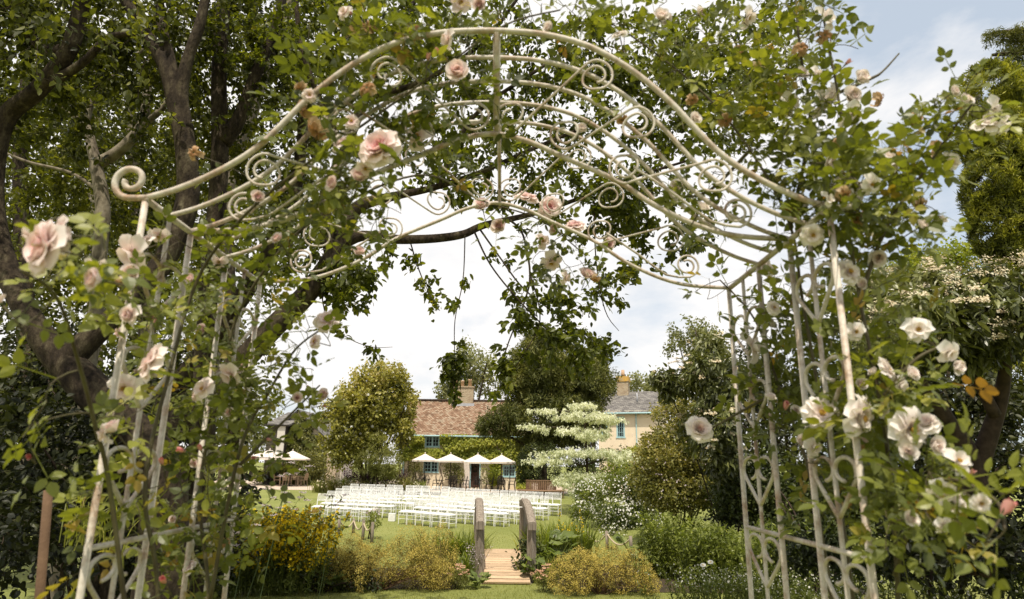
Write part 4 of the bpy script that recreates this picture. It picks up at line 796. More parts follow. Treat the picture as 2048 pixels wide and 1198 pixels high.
lm = [limb([(1960, 1150, 26, 8.2), (1950, 950, 22, 8.1), (1900, 850, 16, 7.9), (1840, 760, 11, 7.7), (1780, 700, 7, 7.8)]), limb([(1950, 950, 20, 8.1), (2000, 800, 14, 7.8), (2010, 690, 9, 7.4), (1980, 600, 6, 7.4)]), limb([(1990, 830, 12, 7.8), (1930, 720, 9, 7.6), (1860, 660, 7, 7.4), (1830, 620, 5, 7.3)]), limb([(2060, 690, 9, 7.3), (1960, 685, 8, 7.3), (1870, 690, 6, 7.3), (1800, 735, 5, 7.4)])]
plant('viburnum_tree', 'big leathery long-leaved viburnum crowded with cream flower heads below the golden yew column', 'shrub', vb, 560, 14, OVN, .155, 'viburnum', 120, spread=.06, limbs=lm, base=vbase, droop=.75, shell=.45, flat=.7, tscale=.4, trunk='stem', up=.05, flowers=dict(n=340, mt='cream', size=.028, cluster=30, jit=(.035, .035, .012), shell=.92, tm=LEAFW))
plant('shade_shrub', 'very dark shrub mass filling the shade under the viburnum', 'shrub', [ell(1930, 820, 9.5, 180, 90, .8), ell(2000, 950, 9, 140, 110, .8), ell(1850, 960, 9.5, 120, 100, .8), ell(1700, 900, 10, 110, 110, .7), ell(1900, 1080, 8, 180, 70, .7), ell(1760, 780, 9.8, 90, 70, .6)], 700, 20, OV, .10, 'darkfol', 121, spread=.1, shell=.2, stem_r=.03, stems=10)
plant('shade_shrub', 'dark green undergrowth behind the heart trellis on the meadow side', 'shrub', [ell(1560, 990, 15.5, 90, 90, .8), ell(1690, 1010, 13, 110, 110, .7), ell(1600, 1080, 14, 100, 60, .6), ell(1480, 965, 16, 60, 70, .8), ell(1470, 1020, 15.5, 60, 50, .7), ell(1640, 1110, 11.5, 80, 50, .6), ell(2010, 1130, 9, 90, 60, .6), ell(1780, 1130, 10, 110, 50, .6)], 900, 20, OV, .11, 'hedge', 123, spread=.1, shell=.2, stem_r=.03, stems=10)
plant('yew_spray', 'feathery green yew branches reaching in from the frame edge over the shade', 'shrub', [ell(2010, 830, 4.2, 70, 30, .3), ell(1990, 890, 4, 60, 20, .25), ell(2040, 790, 4.2, 40, 20, .3)], 60, 46, NEEDLE, .045, 'hedge', 122, spread=.02, base=at(2150, 900, 4.4), along=1.0, t0=.0) if False else None
# golden yew column and cedar
yc = [ell(2000, 200, 14.5, 56, 60, .7), ell(2010, 280, 14.5, 70, 60, .8), ell(2010, 360, 14.5, 66, 70, .8), ell(2015, 440, 14.5, 56, 70, .7), ell(2020, 520, 14.6, 50, 60, .7), ell(2060, 300, 14.8, 60, 140, .8), (at(2020, 640, 14.8), np.array([.75, .75, .9]), .45), (at(2020, 780, 14.8), np.array([.7, .7, .95]), .4)]
cb = np.array([at(2020, 700, 14.8)[0], 14.8, float(gz(14.8))])
plant('golden_yew', 'tall clipped yew column with golden sunlit tips', 'tree', yc, 4300, 46, NEEDLE, .12, 'yewgold', 130, spread=.04, limbs=[(np.linspace(cb, at(2015, 170, 14.6), 12), np.linspace(.2, .03, 12))], base=cb, trunk='trunk', crown='crown', shell=.82, droop=-.55, flat=.2, tscale=.22, tamp=.34, tbase=.5, bend=.05, stem_mt='bark')
lm = [(np.linspace(gpt(2140, 22), at(2110, -40, 22), 9), np.linspace(.35, .08, 9))] + [limb([(2110, y0, 9), (2050, y1, 6), (1985, y2, 3)], 22) for y0, y1, y2 in ((70, 62, 66), (110, 105, 110), (150, 140, 140))]
plant('cedar_tree', 'dark cedar with feathered drooping branches behind the golden yew', 'tree', [ell(2010, 75, 22, 42, 10, .5), ell(2030, 110, 22, 46, 14, .6), ell(2030, 145, 22, 44, 14, .6), ell(2050, 80, 22, 40, 22, .7), ell(1985, 68, 22, 18, 6, .3)], 240, 26, NEEDLE, .16, 'yew', 131, spread=.07, limbs=lm, base=gpt(2140, 22), trunk='trunk', crown='crown', stem_mt='bark', shell=0)
# distant trees
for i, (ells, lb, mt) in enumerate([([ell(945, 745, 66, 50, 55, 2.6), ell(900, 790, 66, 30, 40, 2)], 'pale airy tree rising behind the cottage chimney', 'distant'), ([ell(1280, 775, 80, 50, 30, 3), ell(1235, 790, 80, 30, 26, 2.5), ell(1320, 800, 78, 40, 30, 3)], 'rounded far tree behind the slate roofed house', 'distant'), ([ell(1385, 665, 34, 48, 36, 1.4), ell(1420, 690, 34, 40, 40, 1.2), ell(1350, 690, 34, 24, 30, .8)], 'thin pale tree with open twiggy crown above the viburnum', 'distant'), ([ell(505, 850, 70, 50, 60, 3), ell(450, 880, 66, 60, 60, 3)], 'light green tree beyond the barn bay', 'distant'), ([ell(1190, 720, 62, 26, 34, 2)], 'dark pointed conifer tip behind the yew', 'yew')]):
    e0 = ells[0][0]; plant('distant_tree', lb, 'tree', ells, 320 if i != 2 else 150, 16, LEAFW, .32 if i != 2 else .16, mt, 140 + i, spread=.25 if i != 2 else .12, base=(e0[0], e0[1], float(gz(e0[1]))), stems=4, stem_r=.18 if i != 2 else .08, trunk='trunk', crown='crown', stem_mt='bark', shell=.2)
plant('green_tree', 'mid green tree showing above the viburnum beside the golden yew', 'tree', [ell(1870, 520, 24, 60, 26, 1.2), ell(1920, 515, 24, 50, 24, 1.2), ell(1800, 545, 24, 50, 30, 1.2)], 260, 16, LEAFW, .14, 'creeper', 146, spread=.14, base=gpt(1900, 24), stems=5, stem_r=.1, trunk='trunk', crown='crown', stem_mt='bark')
plant('background_tree', 'dense dark tree wall closing the view behind the golden shrub', 'tree', [ell(1560, 850, 24, 130, 120, 2), ell(1500, 780, 26, 90, 90, 2), ell(1700, 800, 24, 140, 140, 2), ell(1900, 800, 24, 180, 160, 2)], 800, 20, LEAFW, .18, 'darkfol', 147, spread=.2, base=gpt(1650, 25), stems=8, stem_r=.12, trunk='trunk', crown='crown', stem_mt='bark', tbase=.6)
# ------------------------------------------------------------------ near border planting
def spikes(name, label, cat, ells, nst, h, seed, flw, leafm, n_fl=26, fsize=.022, lsize=.05, zone=(.45, 1), group=None, lean=.35, perleaf=26, jit=.018, ltm=OVN, stem='green'):
    """upright stems with leaves below and flowers along the top"""
    r = np.random.default_rng(seed); B = inell(ells, nst, seed); B[:, 2] = gz(B[:, 1]); rt = thing(name, label, cat, B.mean(0), group)
    K = 8; t = np.linspace(0, 1, K); az = r.uniform(0, 6.28, nst); c0 = B.mean(0); out = nrm((B - c0) + r.normal(0, .2, B.shape)); out[:, 2] = 0
    H = h * r.uniform(.65, 1.1, nst); P = B[:, None] + out[:, None] * (lean * H * r.uniform(.2, 1, nst))[:, None, None] * (t ** 1.6)[None, :, None]; P[:, :, 2] += H[:, None] * t * (1 - .08 * t)
    mb = MB(); mb.tubes(P, np.linspace(.006, .0025, K)[None] * np.ones((nst, 1)), 4, cap=False); mb.build('stem', MT[stem], rt)
    lb = MB(); foliage(lb, P, perleaf, ltm, lsize, .015, seed + 1, .25, t0=.08, flat=.6, tscale=.3, along=.35); lb.build('leaves', MT[leafm], rt)
    if flw:
        b = np.repeat(np.arange(nst), n_fl); u = r.uniform(zone[0], zone[1], len(b)) * (K - 1); k = np.minimum(u.astype(int), K - 2); f = (u - k)[:, None]
        q = P[b, k] * (1 - f) + P[b, k + 1] * f + r.normal(0, jit, (len(b), 3)); nn = nrm(r.normal(0, 1, q.shape) + np.array([0, -.5, .4]))
        fb = MB(); fb.leaves(DISC, q, nrm(np.cross(nn, r.normal(0, 1, q.shape))), nn, fsize * r.uniform(.6, 1.3, len(q)), r.random(len(q))); o = fb.build('blossoms', MT[flw], rt); o['kind'] = 'stuff'
    return rt
def gell(px, Y, rx, ry): g = gpt(px, Y); return (g, np.array([rx, ry, .01]))
spikes('loosestrife', 'tall leafy bush with yellow flower spikes beside the arch post', 'flowers', [gell(562, 12.3, .78, .4)], 150, 1.5, 200, 'yellow', 'green', n_fl=60, fsize=.042, lsize=.10, zone=(.45, 1), perleaf=50, jit=.034, lean=.4)
spikes('loosestrife', 'shorter yellow flowering clump half hidden behind the arch foot', 'flowers', [gell(455, 12.0, .4, .3)], 50, 1.2, 201, 'yellow', 'green', n_fl=50, fsize=.042, lsize=.10, perleaf=46, jit=.024)
def euph(label, px, Y, rx, rz, seed, n=360):
    g = gpt(px, Y); rq = np.random.default_rng(seed); e = [(g + np.array([x * rx, rq.normal(0, .14), rz * k * .5]), np.array([rx * w_, .42, rz * k * .52])) for x, k, w_ in ((-.72, .72, .3), (-.38, .98, .34), (0, .84, .3), (.34, 1.02, .34), (.7, .8, .32), (.92, .55, .2))]
    top = [(a + np.array([0, 0, b[2] * .15]), b * np.array([1.05, 1.05, 1.0])) for a, b in e]
    plant('euphorbia', label, 'shrub', e, n, 15, NEEDLE, .055, 'eustem', seed, spread=.035, stems=30, stem_r=.012, stem_mt='stake', base=g, flowers=dict(n=int(n * 9), mt='euphorbia', size=.022, cluster=5, jit=.022, ells=top, shell=.72, half=False, tm=LEAFW), tscale=.3, shell=.4)
euph('wide ochre-green euphorbia mound beside the yellow flower spikes', 775, 12.9, 1.15, .98, 210, 420); euph('smaller ochre euphorbia tuft behind the wide mound at the rope fence', 870, 13.6, .5, 1.1, 211, 150)
euph('ochre euphorbia mound with reddish stems on the daisy side of the bridge', 1195, 12.8, .95, .78, 212, 380); euph('low brownish euphorbia tuft near the cut lawn by the yellow spikes', 700, 12.9, .5, .9, 213, 150)
for i, (pp, n_, h, lb) in enumerate([([(870, 15.3), (915, 15.6), (945, 15.4)], 130, .95, 'bank of arching iris leaves on the chair side approach of the bridge'), ([(925, 14.3)], 100, .6, 'shorter strap leaves around the bridge post with pale mauve flowers'), ([(1072, 15.6), (1100, 16.0), (1125, 16.2), (1155, 16.2)], 140, 1.2, 'tall iris leaves rising beside the farther handrail'), ([(1105, 14.6)], 90, .6, 'bright grassy clump beside the broad leaves'), ([(1045, 14.2)], 14, .6, 'few long dark blades hanging over the bridge deck'), ([(620, 13.0), (655, 12.9)], 40, .8, 'dark strap leaves between yellow spikes and euphorbia'), ([(948, 16.4)], 70, 1.0, 'upright blades against the near handrail post')]):
    strap('iris_clump', lb, 'plant', [gpt(*q) for q in pp], int(n_ * 1.3), h, .042, 'blade', 220 + i, lean=.55, droop=.3, rad=.16 if i != 4 else .05)
r = np.random.default_rng(33)
def broad(label, px, Y, n, size, h, seed, mt='bigleaf', rad=.35):
    r = np.random.default_rng(seed); g = gpt(px, Y); rt = thing('broad_leaf_plant', label, 'plant', g); P = []; T = []
    for i in range(n):
        a = r.uniform(0, 6.28); d = rad * math.sqrt(r.random()); hh = h * r.uniform(.3, 1.05); e = g + np.array([d * math.cos(a), d * math.sin(a), hh]); P.append(spline([g + r.normal(0, .03, 3) * [1, 1, 0], (g + e) / 2 + [0, 0, .1 * h], e], 3)); T.append((e, a))
    mb = MB(); mb.tubes(np.array(P), np.linspace(.012, .006, P[0].shape[0])[None] * np.ones((n, 1)), 5, cap=False); mb.build('stem', MT['green'], rt)
    mb = MB(); m = 12; aa = np.linspace(-2.9, 2.9, m); k = 3
    for e, a in T:
        s = size * r.uniform(.55, 1.1); out = np.array([math.cos(a), math.sin(a), -.25 + r.normal(0, .2)]); up = nrm(np.array([-.3 * math.cos(a), -.3 * math.sin(a) - .25, 1]) + r.normal(0, .25, 3)); X = nrm(np.cross(out, up)); Yv = np.cross(up, X); V = [e]
        for j in range(1, k + 1):
            for b in range(m):
                rr_ = j / k * s * .5 * (1 + .12 * math.cos(5 * aa[b])) * (1 if j < k else r.uniform(.9, 1.08)); V.append(e + rr_ * (math.sin(aa[b]) * X + math.cos(aa[b]) * Yv) + up * (.10 * s * math.cos(j * 1.6) + .05 * s * math.cos(5 * aa[b]) * j / k - .05 * s * (j / k) ** 2 * 1.5))
        T3 = [(0, 1 + b, 2 + b) for b in range(m - 1)]; Q = [(1 + (j - 1) * m + b, 1 + j * m + b, 2 + j * m + b, 2 + (j - 1) * m + b) for j in range(1, k) for b in range(m - 1)]
        mb.add(V, T3, Q, t=np.clip(r.normal(.5, .2), 0, 1))
    mb.build('leaves', MT[mt], rt, True)
broad('broad pale green leaves clustered beside the farther handrail', 1105, 14.9, 26, .34, .85, 240, rad=.55); broad('broad glossy leaves at the foot of the farther handrail', 1075, 13.9, 14, .26, .5, 241, rad=.25); broad('small broad leaves in the dark gap between yellow spikes and euphorbia', 690, 12.6, 14, .2, .35, 242, rad=.22); broad('silvery broad leaves beside the upright willowy plants', 1268, 15.3, 12, .3, .8, 243, rad=.4, mt='dogwood' if False else 'bigleaf'); broad('arching pale hosta leaves at the near corner of the deck', 960, 13.2, 16, .2, .3, 244, rad=.22)
def yarrow(label, px, Y, seed, mt='salmon', n=30, h=.42, rx=.22):
    g = gpt(px, Y); plant('yarrow', label, 'flowers', [(g + [0, 0, h * .5], np.array([rx, .2, h * .45]))], 80, 14, NEEDLE, .06, 'feather', seed, spread=.03, stems=8, stem_r=.006, base=g, flowers=dict(n=n, mt=mt, size=.02, cluster=9, jit=(.022, .022, .004), ells=[(g + [0, 0, h * .6], np.array([rx, .2, h * .5]))], shell=.85))
yarrow('salmon pink yarrow on the ochre mound side of the deck', 922, 13.1, 250); yarrow('salmon pink yarrow at the deck corner nearest the broad leaves', 1090, 12.9, 251, n=34)
spikes('ligularia', 'slender dark stems with small yellow spikes among iris leaves', 'flowers', [gell(1135, 15.4, .45, .25)], 9, 1.45, 255, 'yellow', 'blade', n_fl=22, fsize=.022, zone=(.72, .95), perleaf=3, lean=.1, stem='calyx')
spikes('hosta_flower', 'pale mauve bell flower stems by the near bridge post', 'flowers', [gell(955, 14.0, .18, .2)], 16, .75, 256, 'mauve', 'blade', n_fl=12, fsize=.022, zone=(.6, 1), perleaf=3, lean=.4)
for i, (px, Y, ns, h, lb) in enumerate([(1545, 12.4, 90, 1.35, 'willowy green plants framed by the far heart panel'), (1325, 15.0, 120, 1.35, 'dense willowy green plants beside the daisies'), (1400, 14.0, 120, 1.2, 'dense willowy green plants behind the far arch foot'), (1460, 13.5, 90, 1.1, 'willowy green plants nearest the dark shrubs')]):
    spikes('willowherb', lb, 'plant', [gell(px, Y, .55, .45)], ns, h, 260 + i, None, 'blade', lsize=.10, perleaf=44, lean=.2, ltm=NEEDLE if False else OVN)
for i, (px, Y, lb) in enumerate([(1400, 10.4, 'meadow clump with tiny cream buds in front of the willowy plants'), (1500, 10, 'meadow clump with white buds at the far arch foot'), (1640, 9.5, 'meadow clump under the heart panel of the farther trellis'), (1800, 9, 'grassy meadow clump with cream buds in the shade'), (1960, 8.5, 'grassy meadow clump at the dark corner below the large bud')]):
    spikes('meadow_plant', lb, 'plant', [gell(px, Y, .7, .45)], 90, .8, 270 + i, 'white', 'green', n_fl=3, fsize=.022, zone=(.8, 1), lsize=.06, perleaf=26, lean=.4)
r = np.random.default_rng(5)
def oxeye(px, py, Y, i):
    p = at(px, py, Y); t = thing('daisy', ['single white daisy tilted over the meadow plants', 'small white daisy beside the tilted one'][i], 'flower', (p[0], p[1], float(gz(Y)))); mb = MB(); mb.tube(spline([(p[0] + .1, p[1] + .05, float(gz(Y))), (p[0] + .06, p[1], (p[2] + gz(Y)) / 2), p], 4), .004, 5); mb.build('stem', MT['calyx'], t)
    mb = MB(); a = np.arange(16) * 2 * math.pi / 16; nn = nrm(np.array([-.2, -.55, .8])); X = nrm(np.cross(nn, [0, 1, 0])); Yv = np.cross(nn, X); D = np.cos(a)[:, None] * X + np.sin(a)[:, None] * Yv; mb.leaves(LEAF4, p + D * .008, D, np.repeat(nn[None], 16, 0), .038, .9); mb.build('petals', MT['white'], t)
    mb = MB(); mb.tube([p - nn * .004, p + nn * .006], [.011, .008], 8); mb.build('flower_centre', MT['stamen'], t)
oxeye(1406, 1130, 9.6, 0); oxeye(1421, 1124, 9.7, 1)
# valerian: thin stems carrying flat pale umbels
def valerian(label, heads, Y, base_px, seed):
    g = gpt(base_px, Y); rt = thing('valerian', label, 'flowers', g); r = np.random.default_rng(seed); T = np.array([at(px, py, Y + r.normal(0, .12)) for px, py in heads]); main = at(heads[0][0], heads[0][1], Y); sk = spline([g, (g + main) / 2 + r.normal(0, .03, 3), main], 5)
    paths, rads = grow(sk, np.full(len(sk), .006), T, seed, .05, .05, tip=.0018, rk=.003, rmax=.8); mb = MB(); mb.tube(sk, np.linspace(.008, .004, len(sk)), 5); mb.tubes(paths, rads, 4, cap=False); mb.build('stem', MT['calyx'], rt, True)
    q = np.repeat(T, 34, 0) + r.normal(0, 1, (len(T) * 34, 3)) * np.array([.03, .03, .007]); nn = nrm(np.array([0, -.4, 1]) + r.normal(0, .3, q.shape)); fb = MB(); fb.leaves(DISC, q, nrm(np.cross(nn, r.normal(0, 1, q.shape))), nn, .016, r.random(len(q))); o = fb.build('blossoms', MT['mauve'], rt); o['kind'] = 'stuff'
    lb = MB(); foliage(lb, paths, 3, OVN, .06, .005, seed + 1, t0=.0); lb.build('leaves', MT['green'], rt)
valerian('thin valerian with pale umbels leaning over the lawn near the arch post', [(570, 985), (500, 985), (530, 978), (548, 995), (575, 1005), (600, 995), (606, 985), (615, 1000), (560, 1015), (590, 1018), (530, 1010)], 9.5, 510, 300)
valerian('taller valerian stem with flat umbels in front of the teak chairs', [(583, 925), (618, 932), (578, 948), (600, 940), (590, 946), (560, 952), (545, 1030), (520, 1035)], 9.3, 540, 301)
valerian('short valerian heads beside the yellow spikes', [(490, 1040), (510, 1050), (480, 1065), (505, 1075), (470, 1090), (520, 1065), (500, 1030)], 9.0, 490, 302)
valerian('dark stemmed valerian in front of the white chairs', [(665, 992), (680, 1003), (650, 990), (672, 1010), (690, 990)], 9.4, 650, 303)
# dark ground foliage
plant('dark_shrub', 'dark leafy mass in the shade between yellow spikes and ochre mound', 'shrub', [ell(560, 1140, 12.5, 110, 40, .3), ell(660, 1150, 12.8, 60, 30, .3), ell(720, 1165, 12.6, 50, 20, .25)], 160, 14, OV, .07, 'hedge', 310, spread=.06)
plant('rose_bush', 'small rose bush with pale blooms by the rope fence', 'flowers', [ell(745, 1040, 21, 17, 22, .3)], 50, 10, LEAFW, .06, 'green', 311, spread=.05, flowers=dict(n=14, mt='mauve', size=.07, cluster=3, jit=.03))
plant('dark_shrub', 'dark undergrowth at the foot of the hedge near the bridge far rail', 'shrub', [ell(1060, 1120, 14.3, 22, 40, .25)], 60, 12, OV, .09, 'hedge', 312, spread=.06)
g = G(784, 1042); tag(boxpart('white_box', (g[0], g[1], float(gz(g[1])) + .14), (.26, .26, .28), 'chairwhite', None, uv=False), 'small white box standing on the grass between the two chair blocks', 'box')
# ------------------------------------------------------------------ trees on the shady side
def tree(name, label, limbs, ells, n, per, tm, size, mt, seed, spread, bark='bark', shell=0., droop=.35, tscale=.7, tamp=.25, tbase=.42, extra=None, trand=.18, flat=.5, rk=.010, tip=.0025, base=None, group=None, along=.6):
    P0 = limbs[0][0][0] if base is None else np.asarray(base, float)
    rt = thing(name, label, 'tree', P0, group); mb = MB()
    for P, R in limbs: mb.tube(P, R, 12)
    if base is not None:
        s = limbs[0][0][0]; q = spline([P0 - [0, 0, .1], (P0 + s) / 2 + [.05, 0, 0], s], 6); mb.tube(q, np.linspace(limbs[0][1][0] * 1.35, limbs[0][1][0], len(q)), 12)
    T = inell(ells, n, seed, shell)
    if extra is not None: T = np.concatenate([T, extra])
    paths, rads = grow(np.concatenate([l[0] for l in limbs]), np.concatenate([l[1] for l in limbs]), T, seed + 1, .14, .0, tip, rk, .65)
    mb.tubes(paths, rads, 5, cap=False, mi=1); mb.build('trunk', [MT[bark], MT['twig']], rt, True)
    lb = MB(); c = np.mean([e[0] for e in ells], 0); foliage(lb, paths, per, tm, size, spread, seed + 2, droop, t0=.3, flat=flat, tscale=tscale, tamp=tamp, tbase=tbase, trand=trand, along=along); lb.build('crown', MT[mt], rt)
    return rt
# cherry with the long limb that reaches across
CYr = 6.6
l_main = limb([(230, 980, 29.0), (340, 860, 26.7), (450, 758, 24.4), (540, 662, 22.0), (610, 592, 20.9), (662, 520, 19.1), (690, 455, 17.4), (720, 412, 12.8), (790, 392, 8.7), (865, 376, 6.4), (960, 345, 5.2), (1060, 300, 4.1), (1180, 250, 2.9)], CYr)
l_right = limb([(676, 492, 13.9), (722, 472, 11.0), (780, 478, 9.9), (823, 479, 9.3), (880, 476, 8.7), (928, 468, 8.1), (970, 450, 7.0), (1064, 428, 5.2), (1150, 400, 4.1), (1250, 360, 3.5), (1380, 320, 2.3)], CYr)
l_up = limb([(664, 510, 15.1), (650, 440, 13.9), (655, 380, 12.2), (690, 300, 10.4), (730, 200, 8.7), (780, 100, 6.4), (840, -20, 4.6), (900, -140, 3.5)], CYr + .2)
l_up2 = limb([(690, 300, 8.1), (640, 200, 6.4), (600, 80, 5.2), (590, -60, 3.5)], CYr + .3)
l_up3 = limb([(735, 195, 6.4), (850, 160, 5.2), (970, 80, 4.1), (1060, -40, 2.9)], CYr + .1)
l_up4 = limb([(880, 376, 5.2), (905, 300, 5.2), (960, 220, 4.1), (1060, 150, 3.5), (1200, 60, 2.3)], CYr - .1)
l_h1 = limb([(1020, 440, 2.47), (1046, 470, 2.06), (1060, 550, 2.06), (1046, 612, 1.65), (1012, 700, 1.24), (1000, 775, 0.83)], CYr - .1)
l_h2 = limb([(948, 462, 2.06), (980, 528, 1.65), (1030, 592, 1.65), (1090, 655, 1.24), (1150, 715, 0.83), (1180, 745, 0.62)], CYr - .2)
l_h3 = limb([(958, 456, 2.06), (1000, 515, 1.65), (1050, 580, 1.65), (1130, 640, 1.24), (1200, 690, 0.83), (1240, 708, 0.62)], CYr)
l_h4 = limb([(930, 470, 1.24), (926, 560, 1.03), (910, 640, 0.91), (909, 720, 0.83), (905, 792, 0.62)], CYr - .1)
l_h5 = limb([(820, 482, 1.45), (838, 540, 1.24), (860, 590, 0.83), (880, 622, 0.62)], CYr)
l_h6 = limb([(1188, 395, 1.65), (1192, 520, 1.24), (1210, 620, 0.99), (1238, 662, 0.62)], CYr - .1)
l_h7 = limb([(640, 560, 1.65), (655, 640, 1.03), (700, 678, 0.83), (745, 694, 0.66), (785, 694, 0.41)], CYr)
l_h8 = limb([(1062, 552, 1.24), (1080, 640, 1.24), (1040, 720, 0.99), (1000, 775, 0.66), (965, 800, 0.41)], CYr - .15)
CH = [l_main, l_right, l_up, l_up2, l_up3, l_up4, l_h1, l_h2, l_h3, l_h4, l_h5, l_h6, l_h7, l_h8]
ex_ = []
for P_, R_ in (l_h1, l_h2, l_h3, l_h4, l_h5, l_h6, l_h7, l_h8): ex_ += [p_ + np.random.default_rng(int(1e4 * abs(p_[0])) + i_).normal(0, .06, 3) for i_, p_ in enumerate(P_[5:]) if i_ % 4 == 0]
ex_ = np.array(ex_)
ce = [(*ell(820, 120, 7.0, 330, 170, 1.4), 3.6), (*ell(1150, 170, 6.8, 300, 160, 1.3), 3.6), (*ell(1420, 200, 7.0, 190, 150, 1.2), 2.0), (*ell(650, 60, 7.4, 260, 150, 1.5), 2.6), (*ell(1480, 90, 7.0, 150, 110, 1.1), 1.2), (*ell(1230, 400, 6.7, 190, 80, .8), 1.25), (*ell(1330, 480, 6.8, 120, 70, .6), .5),
      (*ell(1110, 625, 6.4, 100, 60, .5), .45), (*ell(1130, 690, 6.5, 75, 40, .4), .14), (*ell(1240, 555, 6.6, 70, 55, .4), .28), (*ell(905, 640, 6.5, 30, 34, .25), .05), (*ell(910, 740, 6.5, 34, 46, .25), .10), (*ell(850, 560, 6.6, 46, 40, .3), .07), (*ell(700, 590, 6.6, 60, 60, .35), .3), (*ell(690, 560, 6.6, 90, 46, .4), .3), (*ell(800, 500, 6.6, 110, 30, .4), .13), (*ell(640, 500, 6.8, 90, 80, .6), .6), (*ell(520, 480, 7.2, 110, 90, .8), .8), (*ell(1000, 740, 6.5, 30, 30, .2), .1), (*ell(970, 340, 6.7, 160, 70, .8), .9), (*ell(1180, 700, 6.5, 60, 30, .3), .10), (*ell(930, 800, 6.5, 34, 16, .2), .06)]
tree('cherry_tree', 'large cherry tree with a long limb and hanging twigs reaching over the arch', CH, ce, 1750, 20, OV, .078, 'cherry', 400, .035, base=at(180, 1060, 6.6) * [1, 1, 0] + [0, 0, float(gz(6.6))], tscale=.45, tamp=.22, tbase=.38, rk=.007, tip=.0018, droop=.45, extra=ex_)
# dark forked tree low at the frame edge
A1 = limb([(330, 930, 40, 6.0), (215, 812, 37, 6.0), (160, 755, 35, 6.0), (118, 715, 30, 6.0), (62, 640, 23, 6.0), (15, 540, 21, 6.1), (-14, 420, 20, 6.2), (-8, 300, 19, 6.2), (18, 228, 18, 6.2), (78, 178, 17, 6.1), (138, 98, 16, 6.0), (165, 0, 14, 5.9), (185, -120, 11, 5.8)])
A2 = limb([(128, 728, 27.2, 6.0), (190, 668, 23.1, 6.05), (246, 618, 21.8, 6.15), (300, 560, 21.1, 6.3), (345, 490, 21.1, 6.4), (375, 400, 21.8, 6.5), (372, 300, 20.4, 6.5), (355, 220, 18.4, 6.5), (330, 130, 15.0, 6.5), (285, 60, 12.2, 6.5), (240, -20, 10.2, 6.5), (190, -110, 7.5, 6.5)])
A3 = limb([(372, 260, 15.0, 6.5), (362, 190, 13.5, 6.5), (375, 120, 11.2, 6.5), (402, 40, 9.8, 6.5), (420, -60, 7.5, 6.5)])
A4 = limb([(138, 98, 13.6, 6.0), (98, 102, 12.0, 6.0), (62, 70, 10.4, 6.0), (30, 20, 8.8, 5.9), (-20, -20, 7.2, 5.8)])
A5 = limb([(356, 210, 14, 6.5), (340, 120, 11, 6.5), (322, 40, 9, 6.6), (316, -60, 7, 6.6)])
A6 = limb([(75, 180, 11, 6.1), (160, 130, 8, 6.0), (220, 75, 7, 5.9), (290, 66, 5, 5.9)])
ae = [(*ell(200, 60, 6.8, 260, 130, 1.3), 3), (*ell(60, 200, 6.8, 130, 150, 1.0), 1.2), (*ell(60, 20, 6, 160, 90, 1.0), 1.2), (*ell(330, 160, 7.4, 160, 160, .9), 1.6), (np.array([-4.5, 4.5, 5.5]), np.array([1.8, 1.8, .9]), 2.0)]  # last ellipsoid: unseen crown piece added out of frame to cast shade
tree('forked_tree', 'dark trunk low by the arch forking into two heavy twisting limbs', [A1, A2, A3, A4, A5, A6], ae, 620, 20, OV, .085, 'wood', 410, .05, base=np.array([at(345, 990, 6.0)[0], 6.0, float(gz(6.0))]), tbase=.36, tscale=.6)
B1 = limb([(415, 620, 19.7, 7.6), (425, 500, 18.0, 7.6), (435, 400, 17.4, 7.6), (440, 280, 16.2, 7.6), (438, 150, 14.5, 7.6), (446, 20, 12.8, 7.6), (450, -120, 9.9, 7.6)])
B2 = limb([(446, 285, 16.1, 7.6), (478, 238, 13.6, 7.6), (515, 140, 11.2, 7.6), (552, 50, 9.3, 7.6), (575, -60, 7.4, 7.6)])
B3 = limb([(330, 800, 20, 8.6), (410, 700, 18, 8.6), (472, 612, 17, 8.6), (531, 520, 16, 8.6), (554, 468, 15, 8.6), (590, 380, 13, 8.6), (606, 240, 10, 8.6), (592, 110, 10, 8.6)])
tree('straight_tree', 'pair of upright dark stems with a forked top behind the scrolled arch end', [B1, B2], [(*ell(430, 120, 8.0, 180, 150, 1.1), 2), (*ell(500, 20, 8.2, 160, 120, 1.0), 1.4), (*ell(400, 300, 8.4, 120, 80, .8), .6)], 360, 20, OV, .085, 'wood', 420, .05, base=np.array([at(410, 960, 7.6)[0], 7.6, float(gz(7.6))]), tbase=.4)
tree('lopped_tree', 'dark leaning trunk with a sawn-off top behind the arch', [B3], [(*ell(560, 300, 9.2, 120, 160, .8), 1.5), (*ell(610, 420, 9, 70, 70, .6), .5)], 170, 20, OV, .085, 'wood', 425, .05, base=np.array([at(270, 960, 8.6)[0], 8.6, float(gz(8.6))]), tbase=.45)
C1 = limb([(150, 850, 13.6, 8.4), (178, 730, 13.6, 8.4), (195, 600, 13.6, 8.4), (200, 500, 13.6, 8.4), (206, 420, 13.6, 8.4), (196, 350, 12.0, 8.4), (184, 295, 9.6, 8.4), (172, 250, 7.2, 8.4), (140, 225, 5.6, 8.4), (108, 205, 4.8, 8.4)])
C2 = limb([(200, 325, 12, 8.4), (240, 300, 11, 8.4), (285, 250, 10, 8.4), (292, 200, 8, 8.4), (300, 140, 6, 8.4), (310, 60, 5, 8.4)])
C3 = limb([(285, 250, 7, 8.4), (322, 220, 6, 8.4), (350, 180, 4, 8.4)]); C4 = limb([(172, 250, 6, 8.4), (190, 190, 5, 8.4), (240, 140, 4, 8.4), (290, 95, 3, 8.4)]); C5 = limb([(195, 380, 4, 8.4), (140, 345, 3, 8.4), (60, 325, 3, 8.4), (10, 305, 2, 8.4)])
